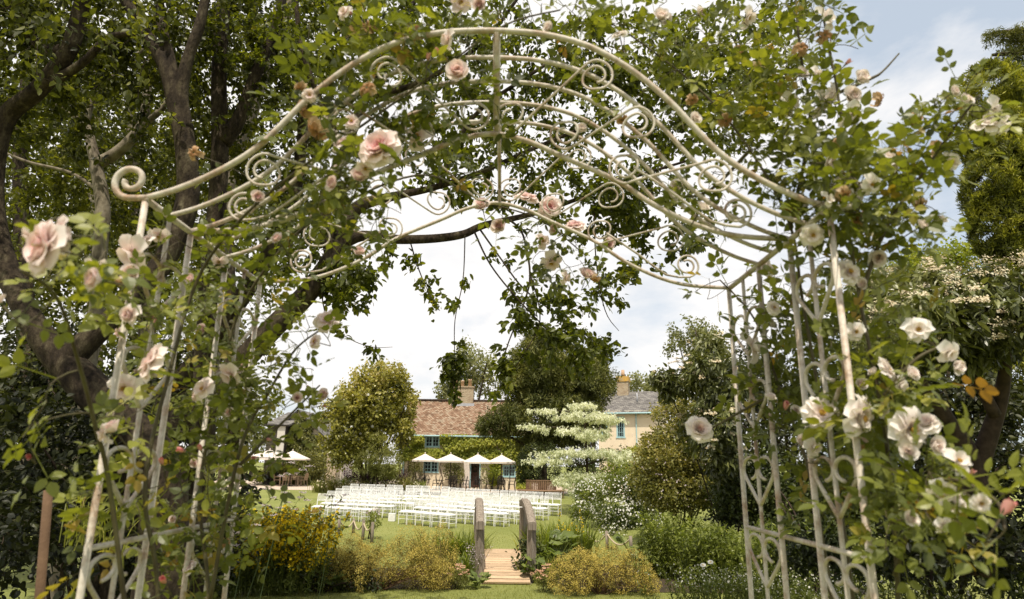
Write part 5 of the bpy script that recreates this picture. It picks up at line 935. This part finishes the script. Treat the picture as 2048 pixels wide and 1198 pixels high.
tree('pale_barked_tree', 'slender pale-barked tree forking behind the scrolled arch end', [C1, C2, C3, C4, C5], [(*ell(200, 200, 9.2, 220, 140, .9), 2), (*ell(120, 420, 9.4, 170, 130, .8), 1.6), (*ell(300, 420, 9.6, 120, 120, .8), 1.2)], 460, 20, OV, .09, 'wood', 430, .05, bark='barkpale', base=np.array([at(140, 1000, 8.4)[0], 8.4, float(gz(8.4))]), tbase=.44)
E1 = limb([(440, 520, 15, 10), (465, 330, 14, 10), (500, 235, 13, 10), (535, 120, 12, 10), (580, 10, 10, 10), (600, -80, 8, 10)]); E2 = limb([(535, 120, 8, 10), (560, 70, 7, 10), (570, -40, 5, 10)]); 
tree('pale_stemmed_tree', 'thin pale leaning trunk rising between the dark stems', [E1, E2], [(*ell(560, 120, 10.6, 150, 160, 1), 2), (*ell(640, 30, 10.4, 140, 120, 1), 1.4), (*ell(480, 330, 10.8, 110, 110, .8), 1)], 330, 20, OV, .09, 'wood', 440, .06, bark='barkpale', base=np.array([at(400, 900, 10)[0], 10, float(gz(10))]), tbase=.48)
F1 = limb([(-60, 780, 14, 11), (40, 700, 12, 11), (110, 640, 10, 11), (180, 580, 8, 11)]); F2 = limb([(-40, 690, 6, 10.8), (50, 680, 4, 10.8), (70, 676, 3, 10.8)])
for i, (q, ells, lb, n) in enumerate([
    ([(60, 900, 18), (50, 600, 16), (40, 300, 12), (60, 100, 8)], [(*ell(80, 300, 15, 220, 200, 2), 2), (*ell(60, 520, 15, 180, 130, 1.8), 1.6), (*ell(40, 820, 14, 160, 110, 1.5), 1.0)], 'woodland tree with pale gaps of sky at the far edge of the shade', 620),
    ([(300, 900, 16), (290, 600, 14), (270, 400, 11), (260, 200, 8)], [(*ell(270, 350, 17, 200, 170, 2), 2), (*ell(300, 560, 16, 160, 130, 1.6), 1.4), (*ell(230, 760, 16, 180, 110, 1.6), 1.4)], 'woodland tree filling the view between the forked trunk and the arch post', 640),
    ([(470, 900, 16), (460, 650, 14), (455, 420, 10), (450, 250, 8)], [(*ell(440, 500, 19, 150, 170, 2), 1.6), (*ell(430, 760, 17, 120, 150, 1.4), 1.6), (*ell(400, 320, 19, 180, 140, 2), 1.4)], 'woodland tree behind the far trellis of the arch', 560),
    ([(180, 950, 16), (190, 700, 14), (185, 400, 10), (200, 100, 7)], [(*ell(180, 120, 21, 340, 220, 2.5), 3), (*ell(150, 480, 22, 300, 190, 2.4), 2.4)], 'tall woodland tree closing the view at the back of the shade', 700)]):
    tree('woodland_tree', lb, [limb(q, [14, 16, 17.5, 21][i])], ells, n, 20, LEAFW, .15, 'wood' if i < 3 else 'distant', 450 + i, .14, bark='barkpale' if i % 2 else 'bark', tbase=.45 if i != 3 else .28, tscale=.9)
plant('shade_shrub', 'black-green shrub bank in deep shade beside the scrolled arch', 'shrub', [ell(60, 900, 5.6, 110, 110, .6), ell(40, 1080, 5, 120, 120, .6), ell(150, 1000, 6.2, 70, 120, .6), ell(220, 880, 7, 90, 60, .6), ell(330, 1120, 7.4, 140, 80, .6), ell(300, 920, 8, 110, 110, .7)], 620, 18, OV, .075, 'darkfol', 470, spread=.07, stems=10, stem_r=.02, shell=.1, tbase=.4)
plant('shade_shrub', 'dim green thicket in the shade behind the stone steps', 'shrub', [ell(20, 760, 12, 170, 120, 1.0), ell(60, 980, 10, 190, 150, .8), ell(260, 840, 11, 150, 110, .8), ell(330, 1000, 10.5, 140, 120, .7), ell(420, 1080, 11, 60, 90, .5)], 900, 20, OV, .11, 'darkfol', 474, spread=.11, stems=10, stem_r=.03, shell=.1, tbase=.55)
strap('sedge', 'pale arching grass tuft lit in the shade behind the arch post', 'ornamental grass', [at(165, 1000, 5.4), at(215, 990, 5.6)], 46, .55, .012, 'grassy', 471, lean=.9, droop=.6, rad=.08) if False else None
r = np.random.default_rng(472)
sg = thing('sedge', 'pale arching grass tuft catching light in the shade behind the arch post', 'ornamental grass', [at(175, 1060, 5.0)[0], 5.0, float(gz(5.0))]); B_ = np.array([at(x, 1090, 5.0) for x in np.linspace(130, 230, 60)]) + r.normal(0, .05, (60, 3)); mb = MB(); blades(mb, B_, .5, .012, 473, lean=.7, droop=.7); mb.build('leaves', MT['grassy'], sg)
st = at(150, 880, 7.2); mb = MB()
for k in range(4): mb.box((st[0] + .06 * k, 7.2 + .3 * k, st[2] - .26 + .12 * k), (.95 - .1 * k, .34, .11), t=.5)
tag(mb.build('stone_steps', MT['stonestep'], None), 'old stone steps climbing through the shade behind the arch post', 'steps')
mb = MB(); a = at(97, 980, 2.2); b = at(78, 1210, 2.2); b = a + (b - a) * 3.2; mb.tube([b, (a + b) / 2, a], [.014, .014, .014], 8); tag(mb.build('garden_stake', MT['stake'], None, True), 'rusty brown stake standing in the shade beside the arch', 'stake')
# ------------------------------------------------------------------ the rose arch
XC = -.065; HWD = .86; YA, YM, YB, Y4, Y5, Y6, YC_ = 1.513, 1.632, 1.751, 1.87, 1.99, 2.135, 2.28; ZS = 2.19
HI = np.array([(0, 2.69), (.10, 2.686), (.183, 2.672), (.268, 2.643), (.345, 2.597), (.412, 2.543), (.48, 2.474), (.535, 2.405), (.585, 2.345), (.64, 2.297), (.71, 2.252), (.79, 2.213), (.86, 2.19)])
LO = np.array([(0, 2.513), (.11, 2.488), (.21, 2.44), (.37, 2.365), (.46, 2.30), (.55, 2.25), (.64, 2.214), (.73, 2.196), (.86, 2.19)])
def hoop(prof, Y): q = np.concatenate([prof[:0:-1] * [-1, 1], prof]); return spline(np.stack([q[:, 0] + XC, np.full(len(q), Y), q[:, 1]], -1), 4)
ar = thing('rose_arch', 'cream painted iron garden arch with heart panels, spirals and curled ends', 'arch', (XC, YC_, 0)); arm = MT['iron']
def bar(name, P, rr_=.0085, n=8, parent=ar, lab=None):
    mb = MB(); mb.tube(P, np.asarray(rr_) * .86, n); o = mb.build(name, arm, parent, True)
    return o
for Y in (YA, YM, YB, Y4, Y5): bar('hoop', hoop(HI, Y), .0092 if Y == YA else .0078)
for Y in (YB + .002, YC_): bar('low_hoop', hoop(LO, Y), .0095 if Y < 2 else .0082)
for s in (-1, 1):
    X = XC + s * HWD
    bar('side_rail', [(X, YA - .006, ZS - .004), (X, YC_ + .006, ZS - .004)], .010)
    for zz in (1.36,): bar('side_rail', [(X, YA, zz), (X, YC_, zz)], .008)
    for Y, zb in ((YA, 0), (YB, 0), (Y5, 0), (YC_, 0)): bar('post', [(X, Y, zb - .05 + float(gz(Y))), (X, Y, ZS - .012)], .0092, 10)
    for Y in (YM, Y6): bar('mid_post', [(X, Y, 0), (X, Y, ZS - .012)], .0072)
    # curled end of the front hoop
    a = np.linspace(-.5 * math.pi, -.5 * math.pi - 1.28 * 2 * math.pi, 40); rad_ = np.linspace(.046, .014, 40)
    P = np.stack([X + s * .045 - s * np.cos(a) * rad_, np.full(40, YA), ZS + .045 + np.sin(a) * rad_], -1)
    P = np.concatenate([[(X, YA, ZS), (X + s * .02, YA, ZS - .001)], P]); bar('scroll_end', P, np.linspace(.0098, .0088, len(P)))
    # chained hearts, one column per panel
    for Yc, hw in ((YM, .108), (Y6, .131)):
        z = 2.03
        while z > .25:
            for q in (-1, 1):
                cyy = Yc + q * hw * .5; rh = hw * .46; aa = np.linspace(0 if q > 0 else math.pi, (math.pi * 1.42) if q > 0 else -math.pi * .42, 18)
                ang = np.linspace(-.05, math.pi * 1.45, 20); ly = np.cos(ang) * rh; lz = np.sin(ang) * rh * .56
                P = np.stack([np.full(20, X), cyy + q * ly, z + lz], -1)
                P = np.concatenate([P[::-1], [(X, cyy + q * rh * .92, z - .022), (X, Yc + q * hw * .5, z - .066), (X, Yc + q * .004, z - .112)]])
                bar('heart_scroll', spline(P, 3), .0062, 6)
            z -= .24
bar('ridge_bar', [(XC + .014, YA, 2.69), (XC + .012, YB + .03, 2.505)], .0115, 8); bar('ridge_bar', [(XC + .013, Y5, 2.69), (XC + .013, YC_ + .03, 2.505)], .0075, 8)
# S-shaped scrolls filling the gable panels, lying on the slope between high and low hoop
def panel_pt(u, v, Ya, Yb):
    """u: arc position (|x| 0..1), v: 0 at low hoop, 1 at high hoop"""
    s = np.sign(u) if np.ndim(u) else (1 if u >= 0 else -1); au = np.abs(u) * HWD
    zl = np.interp(au, LO[:, 0], LO[:, 1]); zh = np.interp(au, HI[:, 0], HI[:, 1]); return np.stack([XC + u * HWD, Yb + (Ya - Yb) * v, zl + (zh - zl) * v], -1)
def spiral(cu, cz, Y, r0, turns, start, hand):
    a = start + hand * np.linspace(0, turns * 2 * math.pi, 40); rr_ = np.linspace(r0, r0 * .40, 40); return np.stack([cu + np.cos(a) * rr_, np.full(40, Y), cz + np.sin(a) * rr_], -1)
for Ya, Yb in ((YA, YB), (Y5, YC_)):
    for s in (-1, 1):
        for x0, z0, x1, z1 in ((.055, 2.548, .29, 2.60), (.215, 2.49, .40, 2.455), (.385, 2.385, .60, 2.30)):
            dz = abs(z1 - z0); r0, r1 = .050, .052; lo = np.array([x0, z0]); hi = np.array([x1, z1])
            f = lambda z: np.clip((z - np.interp(x0, LO[:, 0], LO[:, 1])) / .18, 0, 1)
            Yl, Yh = Yb + (Ya - Yb) * .18, Yb + (Ya - Yb) * .72
            A_ = spiral(lo[0], lo[1], Yl, r0, 1.55, -math.pi * .38, -1)[::-1]; Bs = spiral(hi[0], hi[1], Yh, r1, 1.55, math.pi * .62, -1)
            P = np.concatenate([A_, Bs]); nA = len(A_); w_ = np.clip((P[:, 0] - x0) / (x1 - x0), 0, 1); P[:, 1] = Yl + (Yh - Yl) * w_; P[:, 0] = XC + s * P[:, 0]
            k = len(P); bar('spiral_scroll', np.concatenate([P[:nA], spline([P[nA - 2], P[nA - 1], (P[nA - 1] + P[nA]) / 2, P[nA], P[nA + 1]], 3)[4:-4], P[nA:]]), .0042 if Ya == YA else .0036, 6)
        c = spiral(.70, 2.255 if Ya == YA else 2.262, Yb - .04, .045, 1.6, -math.pi * .5, 1); c[:, 0] = XC + s * c[:, 0]
        q = np.array([(XC + s * .40, Yb - .1, 2.36), (XC + s * .52, Yb - .08, 2.285), (XC + s * .62, Yb - .05, 2.222)]); bar('spiral_scroll', spline(np.concatenate([q, c]), 2), .0044, 6)
# ------------------------------------------------------------------ climbing roses
def petal(mb, az, tilt, ln, wd, cup, t, rr_, base_r=.08, ruffle=.05, droopt=0.0):
    nu, nv = 5, 5; u = np.linspace(-1, 1, nu); v = np.linspace(0, 1, nv); U, Vv = np.meshgrid(u, v)
    ww = wd * np.sin(np.clip(Vv * .86 + .12, 0, 1) * math.pi * .72) ** .8; x = U * ww
    ang = tilt + droopt * Vv ** 2  # angle from vertical axis along the petal
    out = base_r + ln * Vv * np.sin(ang); up = ln * Vv * np.cos(ang)
    cur = cup * (U ** 2) * ww; ed = ruffle * ln * Vv ** 2 * (np.sin(U * 4 + rr_.uniform(0, 6)) + rr_.normal(0, .5, U.shape))
    out2 = out - cur * np.cos(ang) + ed * .6; up2 = up + cur * np.sin(ang) * .7 + ed * .7 - .10 * ln * (np.abs(U) ** 3) * (Vv == 1)
    ca, sa = math.cos(az), math.sin(az); V = np.stack([out2 * ca - x * sa, out2 * sa + x * ca, up2], -1).reshape(-1, 3)
    i, j = np.meshgrid(np.arange(nv - 1), np.arange(nu - 1), indexing='ij'); o = i * nu + j
    tt = np.clip(t + .16 * (1 - Vv) + rr_.normal(0, .04), 0, 1).reshape(-1); mb.add(V, Q=np.stack([o, o + 1, o + nu + 1, o + nu], -1).reshape(-1, 4), t=tt)
def bloom_mesh(style, seed):
    r = np.random.default_rng(seed); mb = MB(); st_ = False
    if style == 'full': rings = [(7, 1.30, .52, .30, .0), (7, 1.05, .50, .27, .12), (7, .80, .45, .23, .28), (6, .55, .38, .19, .45), (5, .30, .30, .14, .62), (4, .12, .24, .10, .72)]
    elif style == 'open': rings = [(7, 1.45, .54, .30, 0), (7, 1.2, .48, .26, .1), (6, .95, .38, .2, .22), (5, .7, .26, .13, .4)]; st_ = True
    elif style == 'half': rings = [(4, .95, .50, .30, .05), (5, .45, .52, .27, .2), (5, .22, .48, .22, .38), (4, .08, .42, .14, .55)]
    elif style == 'loose': rings = [(3, 1.5, .58, .32, 0), (3, 1.15, .52, .30, .03), (3, .7, .46, .28, .1)]; st_ = True
    elif style == 'bud': rings = [(3, .16, .62, .16, .35), (3, .10, .60, .13, .7), (3, .05, .58, .09, .9)]
    else: rings = [(3, 1.9, .50, .2, .2), (4, 1.4, .45, .17, .5), (4, .9, .34, .11, .8)]
    for k, (n, tilt, ln, wd, t) in enumerate(rings):
        a0 = r.uniform(0, 6.28)
        for i in range(n): petal(mb, a0 + i * 2 * math.pi / n + r.normal(0, .12), tilt + r.normal(0, .10), ln * r.uniform(.86, 1.1), wd * r.uniform(.85, 1.12), r.uniform(.4, .8), t, r, base_r=.02 + .012 * (len(rings) - k), ruffle=.05 if style not in ('bud',) else .01, droopt=.35 if style in ('full', 'open', 'loose') and k < 2 else (0.8 if style == 'spent' else 0))
    return mb, st_
BM = {}
for stl, m in (('full', 5), ('open', 3), ('half', 4), ('loose', 4), ('bud', 2), ('spent', 4)):
    for i in range(m):
        mb, stm = bloom_mesh(stl, 500 + 17 * len(BM)); me = mb.mesh('rose_' + stl, MT['budpink'] if stl == 'bud' else MT['spent'] if stl == 'spent' else MT['petal'], True)
        sm = None
        if stm:
            r = np.random.default_rng(i); m2 = MB(); a = r.uniform(0, 6.28, 40); q = .11 * np.sqrt(r.random(40)); tip = np.stack([q * np.cos(a), q * np.sin(a), .16 + .05 * r.random(40)], -1); m2.tubes(np.stack([tip * [.3, .3, .2], tip * [.7, .7, .7], tip], 1), np.full((40, 3), .009) + np.array([0, 0, .009]), 4); sm = m2.mesh('stamens', MT['stamen'], True)
        m3 = MB(); m3.tube([(0, 0, -.13), (0, 0, -.08), (0, 0, -.01), (0, 0, .03)], [.03, .085, .075, .05], 8)
        aa = np.arange(5) * 1.2566; m3.leaves(NEEDLE, np.stack([.05 * np.cos(aa), .05 * np.sin(aa), 0 * aa - .02], -1), np.stack([np.cos(aa), np.sin(aa), .5 if stl != 'bud' else 1.8 + 0 * aa] if stl == 'bud' else [np.cos(aa), np.sin(aa), -.4 + 0 * aa], -1), np.tile([0, 0, 1.], (5, 1)), .3, .5)
        BM[(stl, i)] = (me, sm, m3.mesh('calyx', MT['calyx'], True))
DENS = .72
BN = {'full': 5, 'open': 3, 'half': 4, 'loose': 4, 'bud': 2, 'spent': 4}
def rose(label, canes, leafz, blooms, seed, pm=None):
    r = np.random.default_rng(seed); C = []; rt = None; mb = MB(); sk = []; sr = []
    for q in canes:
        P = spline([at(px, py, Y) for px, py, Y in q], 7); R = np.linspace(.0058, .0024, len(P)); sk.append(P); sr.append(R)
    base = sk[0][0]; rt = thing('climbing_rose', label, 'rose', (base[0], base[1], float(gz(base[1]))))
    for P, R in zip(sk, sr): mb.tube(P, R, 6)
    T = []
    for px, py, Y, rx, ry, rd, n in leafz:
        e = ell(px, py, Y, rx, ry, rd); T.append(inell([(e[0], e[1], 1.)], max(3, int(n * DENS)), seed + len(T)))
    blooms = list(blooms)
    for k in range(26):
        z_ = leafz[int(r.integers(len(leafz)))]; a_ = r.uniform(0, 6.28); q_ = .9 * math.sqrt(r.random()); blooms.append((z_[0] + z_[3] * q_ * math.cos(a_), z_[1] + z_[4] * q_ * math.sin(a_), r.uniform(24, 42) * 1.6 / z_[2], ['half', 'loose', 'open', 'spent', 'half'][k % 5], z_[2] - z_[5] * .7))
    T = np.concatenate(T); nl = len(T); bp = []
    for px, py, dm, stl, Y in blooms: bp.append(at(px, py, Y))
    bp = np.array(bp); bd = []
    for (px, py, dm, stl, Y), p in zip(blooms, bp):
        d = np.array([r.normal(0, .45) + (px - 1024) / 2600, -.75 + r.normal(0, .25), r.normal(.25, .4)])
        if stl == 'spent' or stl == 'loose': d += [0, .1, -.6]
        if stl == 'bud': d += [0, .4, .3]
        bd.append(nrm(d))
    bd = np.array(bd); ends = bp - bd * np.array([b[2] for b in blooms])[:, None] / F * 1.0 * np.array([b[4] for b in blooms])[:, None] * .12
    paths, rads = grow(np.concatenate(sk), np.concatenate(sr), np.concatenate([T, ends - bd * .05]), seed + 50, .16, .03, .0011, .006, .75, K=6)
    mb.tubes(paths, rads, 5, cap=False)
    neck = np.stack([ends - bd * .05, ends - bd * .025, ends], 1); mb.tubes(neck, np.full((len(ends), 3), .0016), 5); mb.build('cane', MT['cane'], rt, True)
    lb = MB()
    for tmx, per, sz, sd in ((COMP5, 1, .118, 1), (COMP3, 1, .10, 2)):
        B, K, _ = paths.shape; b = np.repeat(np.arange(B), per); u = r.uniform(.35, 1, len(b)) * (K - 1); k = np.minimum(u.astype(int), K - 2); f = (u - k)[:, None]; p = paths[b, k] * (1 - f) + paths[b, k + 1] * f; d = nrm(paths[b, k + 1] - paths[b, k]); D = nrm(.35 * d + r.normal(0, .6, p.shape) + [0, 0, -.12]); Nn = nrm(np.array([0, -.25, .8]) + r.normal(0, .55, p.shape))
        t = np.clip(.45 + .26 * noise3(p, .25, seed) + r.normal(0, .16, len(p)) , 0, .9); yl_ = r.random(len(p)) < .05 + .1 * (p[:, 2] < 1.45); t = np.where(yl_, r.uniform(.9, 1, len(p)), t)
        lb.leaves(tmx, p, D, Nn, sz * r.uniform(.6, 1.15, len(p)), t)
    lb.build('foliage', MT['rose'], rt)
    for (px, py, dm, stl, Y), p, d in zip(blooms, bp, bd):
        me, sm, cm = BM[(stl, int(r.integers(BN[stl])))]; o = bpy.data.objects.new('bud' if stl == 'bud' else 'faded_bloom' if stl == 'spent' else 'bloom', me); COL.objects.link(o); o.parent = rt; o.matrix_parent_inverse = Matrix.Translation(-Vector(rt.location))
        s = dm / ppm(Y, p[2]) * (.97 if stl != 'bud' else 1.15); o.location = p; o.rotation_mode = 'QUATERNION'; o.rotation_quaternion = Vector(d).to_track_quat('Z', 'Y'); o.scale = (s, s, s)
        if pm and stl not in ('bud', 'spent'): o.material_slots[0].link = 'OBJECT'; o.material_slots[0].material = MT[pm]
        if sm: c = bpy.data.objects.new('stamens', sm); COL.objects.link(c); c.parent = o
        c = bpy.data.objects.new('calyx', cm); COL.objects.link(c); c.parent = o
    return rt
LB = [(762, 300, 78, 'full', 1.45), (918, 150, 54, 'half', 1.5), (716, 360, 44, 'half', 1.5), (730, 335, 34, 'loose', 1.48), (305, 725, 66, 'open', 1.45), (98, 497, 96, 'full', 1.02), (128, 472, 60, 'open', 1.05), (107, 456, 20, 'bud', 1.05), (270, 505, 68, 'loose', 1.5), (285, 490, 50, 'open', 1.55), (192, 532, 34, 'loose', 1.3), (655, 641, 44, 'open', 1.95), (650, 792, 30, 'half', 2.0), (645, 812, 12, 'bud', 2.0), (618, 778, 12, 'bud', 2.0), (250, 776, 50, 'loose', 1.55), (408, 778, 40, 'loose', 1.75), (462, 748, 46, 'loose', 1.8), (398, 792, 26, 'half', 1.8), (515, 396, 32, 'half', 1.6), (605, 218, 46, 'spent', 1.55), (632, 262, 58, 'spent', 1.5), (600, 178, 34, 'spent', 1.6), (715, 508, 30, 'half', 2.0), (836, 272, 46, 'loose', 1.7), (866, 112, 26, 'bud', 1.5), (855, 122, 22, 'bud', 1.5), (60, 916, 26, 'bud', 1.3), (309, 646, 24, 'bud', 1.6), (371, 903, 26, 'bud', 1.6), (403, 902, 22, 'bud', 1.7), (330, 1166, 30, 'bud', 1.6), (828, 62, 36, 'spent', 1.6), (742, 52, 34, 'spent', 1.6), (922, 6, 40, 'loose', 1.6), (960, 12, 34, 'half', 1.6), (965, 417, 40, 'half', 2.3), (1053, 400, 42, 'full', 2.3), (1100, 415, 40, 'full', 2.3), (997, 455, 36, 'half', 2.35), (1113, 460, 28, 'half', 2.35), (1150, 456, 38, 'full', 2.35), (1215, 487, 32, 'half', 2.4), (1102, 523, 38, 'loose', 2.4), (1085, 482, 26, 'loose', 2.4), (1172, 556, 40, 'half', 2.4), (1130, 556, 26, 'loose', 2.4), (2, 606, 34, 'half', 1.1), (318, 470, 34, 'loose', 1.6), (325, 930, 24, 'bud', 1.7), (480, 740, 30, 'half', 1.9), (245, 668, 28, 'half', 1.6), (60, 470, 30, 'loose', 1.05), (705, 30, 24, 'bud', 1.6), (640, 1020, 10, 'bud', 2.0), (515, 915, 20, 'bud', 1.95), (545, 880, 16, 'bud', 1.95), (385, 560, 26, 'half', 1.75), (388, 305, 34, 'spent', 1.6)]
LZ = [(350, 640, 2.1, 90, 150, .12, 46), (410, 820, 2.1, 90, 130, .14, 54), (330, 900, 2.08, 110, 130, .12, 44), (370, 1080, 2.08, 150, 110, .12, 54), (250, 1000, 1.6, 120, 160, .05, 8), (470, 900, 1.9, 70, 200, .14, 70), (440, 620, 1.9, 80, 110, .16, 45), (240, 600, 1.5, 50, 40, .1, 8), (120, 560, 1.15, 100, 40, .1, 14), (60, 850, 1.25, 60, 40, .1, 3), (200, 880, 1.45, 60, 40, .1, 5), (270, 600, 1.5, 50, 60, .1, 14),
      (560, 740, 1.95, 60, 70, .12, 16), (590, 800, 1.98, 60, 40, .1, 10), (600, 660, 1.95, 40, 60, .1, 12), (600, 430, 1.75, 120, 70, .18, 46), (660, 340, 1.62, 90, 80, .16, 48), (680, 200, 1.62, 90, 110, .16, 40), (800, 120, 1.6, 130, 90, .16, 55), (820, 260, 1.7, 90, 70, .16, 34), (900, 60, 1.6, 100, 60, .12, 34), (740, 40, 1.6, 110, 60, .12, 26), (920, 330, 1.9, 60, 50, .12, 14), (720, 450, 1.9, 80, 50, .15, 20), (1090, 480, 2.35, 90, 50, .12, 18), (1160, 530, 2.4, 60, 40, .1, 10), (960, 190, 1.6, 40, 50, .1, 6), (1110, 30, 1.65, 110, 50, .12, 22), (200, 1050, 1.6, 60, 110, .1, 16), (560, 560, 2.1, 60, 50, .12, 14)]
LC = [[(330, 2300, 1.72), (320, 1250, 1.70), (290, 980, 1.66), (335, 760, 1.7), (395, 560, 1.75), (480, 440, 1.66), (610, 330, 1.6), (740, 240, 1.62), (880, 140, 1.62), (1010, 50, 1.64), (1120, 20, 1.66)], [(430, 2200, 1.95), (420, 1250, 1.95), (400, 980, 1.98), (445, 760, 2.0), (480, 620, 2.0), (580, 480, 1.92), (700, 400, 1.9), (850, 350, 1.95), (960, 400, 2.25), (1080, 440, 2.35), (1170, 510, 2.4)], [(330, 1900, 1.7), (230, 1050, 1.5), (190, 850, 1.4), (150, 700, 1.28), (110, 590, 1.15), (40, 540, 1.08)], [(420, 1200, 1.93), (480, 900, 1.92), (540, 780, 1.96), (590, 700, 1.96), (640, 660, 1.95)], [(480, 930, 1.92), (560, 850, 1.97), (640, 770, 2.0)]]
rose('climbing rose with pink and cream blooms over the curled scroll end of the arch', LC, LZ, LB, 600)
RB = [(1355, 376, 38, 'half', 2.0), (1398, 860, 48, 'full', 2.1), (1642, 828, 62, 'open', 1.6), (1718, 835, 72, 'open', 1.5), (1752, 815, 46, 'half', 1.5), (1820, 858, 74, 'open', 1.4), (1862, 892, 48, 'half', 1.4), (1850, 850, 50, 'full', 1.4), (1815, 905, 40, 'half', 1.4), (1916, 922, 44, 'loose', 1.4), (1912, 942, 38, 'half', 1.42), (1880, 985, 48, 'loose', 1.35), (1905, 1000, 46, 'half', 1.35), (1895, 1022, 30, 'loose', 1.35), (1772, 740, 46, 'open', 1.55), (1750, 748, 26, 'half', 1.55), (1836, 660, 44, 'loose', 1.5), (1895, 705, 42, 'loose', 1.5), (1908, 735, 36, 'half', 1.5), (1985, 222, 46, 'loose', 1.5), (1972, 252, 48, 'open', 1.5), (2002, 250, 38, 'loose', 1.5), (1926, 205, 34, 'half', 1.5), (1698, 195, 46, 'half', 1.6), (1700, 232, 46, 'loose', 1.6), (1716, 160, 40, 'half', 1.6), (1776, 318, 48, 'open', 1.6), (1880, 300, 42, 'spent', 1.6), (1902, 325, 34, 'loose', 1.6), (1698, 345, 40, 'spent', 1.6), (1705, 380, 30, 'loose', 1.6), (1650, 38, 44, 'loose', 1.6), (1650, 70, 36, 'spent', 1.6), (1660, 190, 36, 'loose', 1.65), (1640, 205, 44, 'loose', 1.65), (1332, 40, 32, 'half', 1.7), (1697, 545, 48, 'open', 1.6), (1757, 515, 42, 'half', 1.6), (1729, 570, 30, 'half', 1.6), (1502, 695, 48, 'loose', 2.05), (1522, 540, 44, 'half', 2.1), (1592, 412, 42, 'loose', 1.75), (1100, 58, 28, 'half', 1.6), (1244, 240, 30, 'spent', 1.7), (1385, 200, 30, 'spent', 1.7), (1452, 242, 34, 'spent', 1.7), (1578, 208, 40, 'loose', 1.65), (1602, 95, 38, 'spent', 1.65), (1495, 35, 34, 'loose', 1.7), (1395, 28, 30, 'half', 1.7), (2005, 1030, 52, 'bud', 1.1), (1570, 820, 30, 'bud', 1.9), (1600, 885, 34, 'half', 1.75), (1625, 895, 36, 'loose', 1.7), (1830, 240, 34, 'spent', 1.6), (1760, 200, 36, 'spent', 1.6), (1880, 445, 26, 'half', 1.6), (1840, 410, 30, 'spent', 1.6), (1735, 430, 34, 'spent', 1.6), (1540, 650, 24, 'half', 2.0), (1160, 262, 30, 'half', 1.75), (1540, 800, 28, 'half', 1.9), (1672, 290, 32, 'spent', 1.6), (1480, 100, 26, 'spent', 1.7), (1600, 150, 30, 'half', 1.65), (1680, 60, 20, 'bud', 1.6), (1690, 130, 20, 'bud', 1.6), (1800, 770, 30, 'loose', 1.5), (1940, 950, 20, 'bud', 1.3), (1720, 770, 30, 'half', 1.55), (1660, 930, 26, 'half', 1.65)]
RZ = [(1700, 400, 1.5, 70, 60, .06, 34), (1660, 330, 1.52, 60, 60, .08, 20), (1600, 700, 2.05, 90, 160, .14, 95), (1560, 620, 1.95, 80, 90, .16, 40), (1720, 700, 1.92, 100, 160, .14, 84), (1760, 900, 1.9, 110, 120, .14, 74), (1690, 800, 1.58, 90, 200, .05, 14), (1820, 960, 1.45, 100, 90, .14, 34), (1860, 1060, 1.45, 110, 70, .14, 28), (1660, 960, 2.0, 80, 130, .14, 46), (1780, 800, 1.55, 100, 80, .14, 34), (1540, 800, 2.0, 60, 110, .14, 30), (1700, 480, 1.65, 100, 80, .16, 46), (1620, 380, 1.68, 110, 90, .18, 58), (1520, 260, 1.7, 130, 110, .2, 66), (1420, 170, 1.72, 130, 100, .2, 50), (1580, 120, 1.7, 110, 110, .18, 50), (1280, 80, 1.7, 130, 70, .16, 34), (1640, 260, 1.65, 60, 140, .14, 34), (1780, 420, 1.6, 90, 90, .14, 30), (1830, 330, 1.6, 80, 70, .12, 22), (1900, 250, 1.52, 80, 70, .12, 22), (1930, 180, 1.5, 50, 40, .08, 10), (1760, 300, 1.62, 60, 60, .1, 14), (1840, 440, 1.6, 60, 50, .1, 10), (1960, 960, 1.15, 60, 60, .08, 7), (1460, 60, 1.72, 120, 60, .16, 26), (1640, 40, 1.66, 40, 50, .1, 12), (1430, 560, 2.15, 60, 40, .12, 8), (1800, 600, 1.6, 60, 60, .1, 12), (1860, 780, 1.45, 60, 50, .1, 10), (1440, 380, 1.85, 120, 90, .2, 30)]
RC = [[(1740, 2300, 1.72), (1715, 1350, 1.70), (1690, 1080, 1.7), (1650, 850, 1.75), (1605, 600, 1.78), (1580, 450, 1.72), (1500, 300, 1.7), (1400, 180, 1.72), (1260, 70, 1.72), (1150, 10, 1.72)], [(1820, 2300, 1.6), (1800, 1300, 1.6), (1775, 900, 1.56), (1720, 600, 1.6), (1690, 400, 1.62), (1680, 220, 1.62), (1655, 80, 1.62), (1640, 0, 1.62)], [(1720, 600, 1.6), (1770, 460, 1.6), (1850, 340, 1.58), (1920, 240, 1.52), (1960, 190, 1.5)], [(1790, 1150, 1.58), (1840, 1000, 1.45), (1900, 960, 1.36), (1990, 1000, 1.15), (2010, 1060, 1.1)], [(1680, 1300, 1.9), (1620, 950, 1.9), (1560, 780, 2.0), (1510, 640, 2.08), (1440, 560, 2.15)], [(1760, 800, 1.55), (1830, 720, 1.5), (1890, 690, 1.5)], [(1580, 450, 1.72), (1620, 250, 1.7), (1600, 100, 1.68), (1590, -20, 1.68)], [(1560, 780, 2.0), (1470, 830, 2.08), (1400, 870, 2.1)], [(1500, 300, 1.7), (1420, 380, 1.85), (1360, 390, 1.98), (1300, 350, 2.0)], [(1655, 195, 1.66), (1740, 158, 1.68), (1765, 143, 1.68), (1798, 107, 1.7)]]
rose('climbing rose with drooping cream blooms and long sprays into the open sky', RC, RZ, RB, 700, 'petalcream')
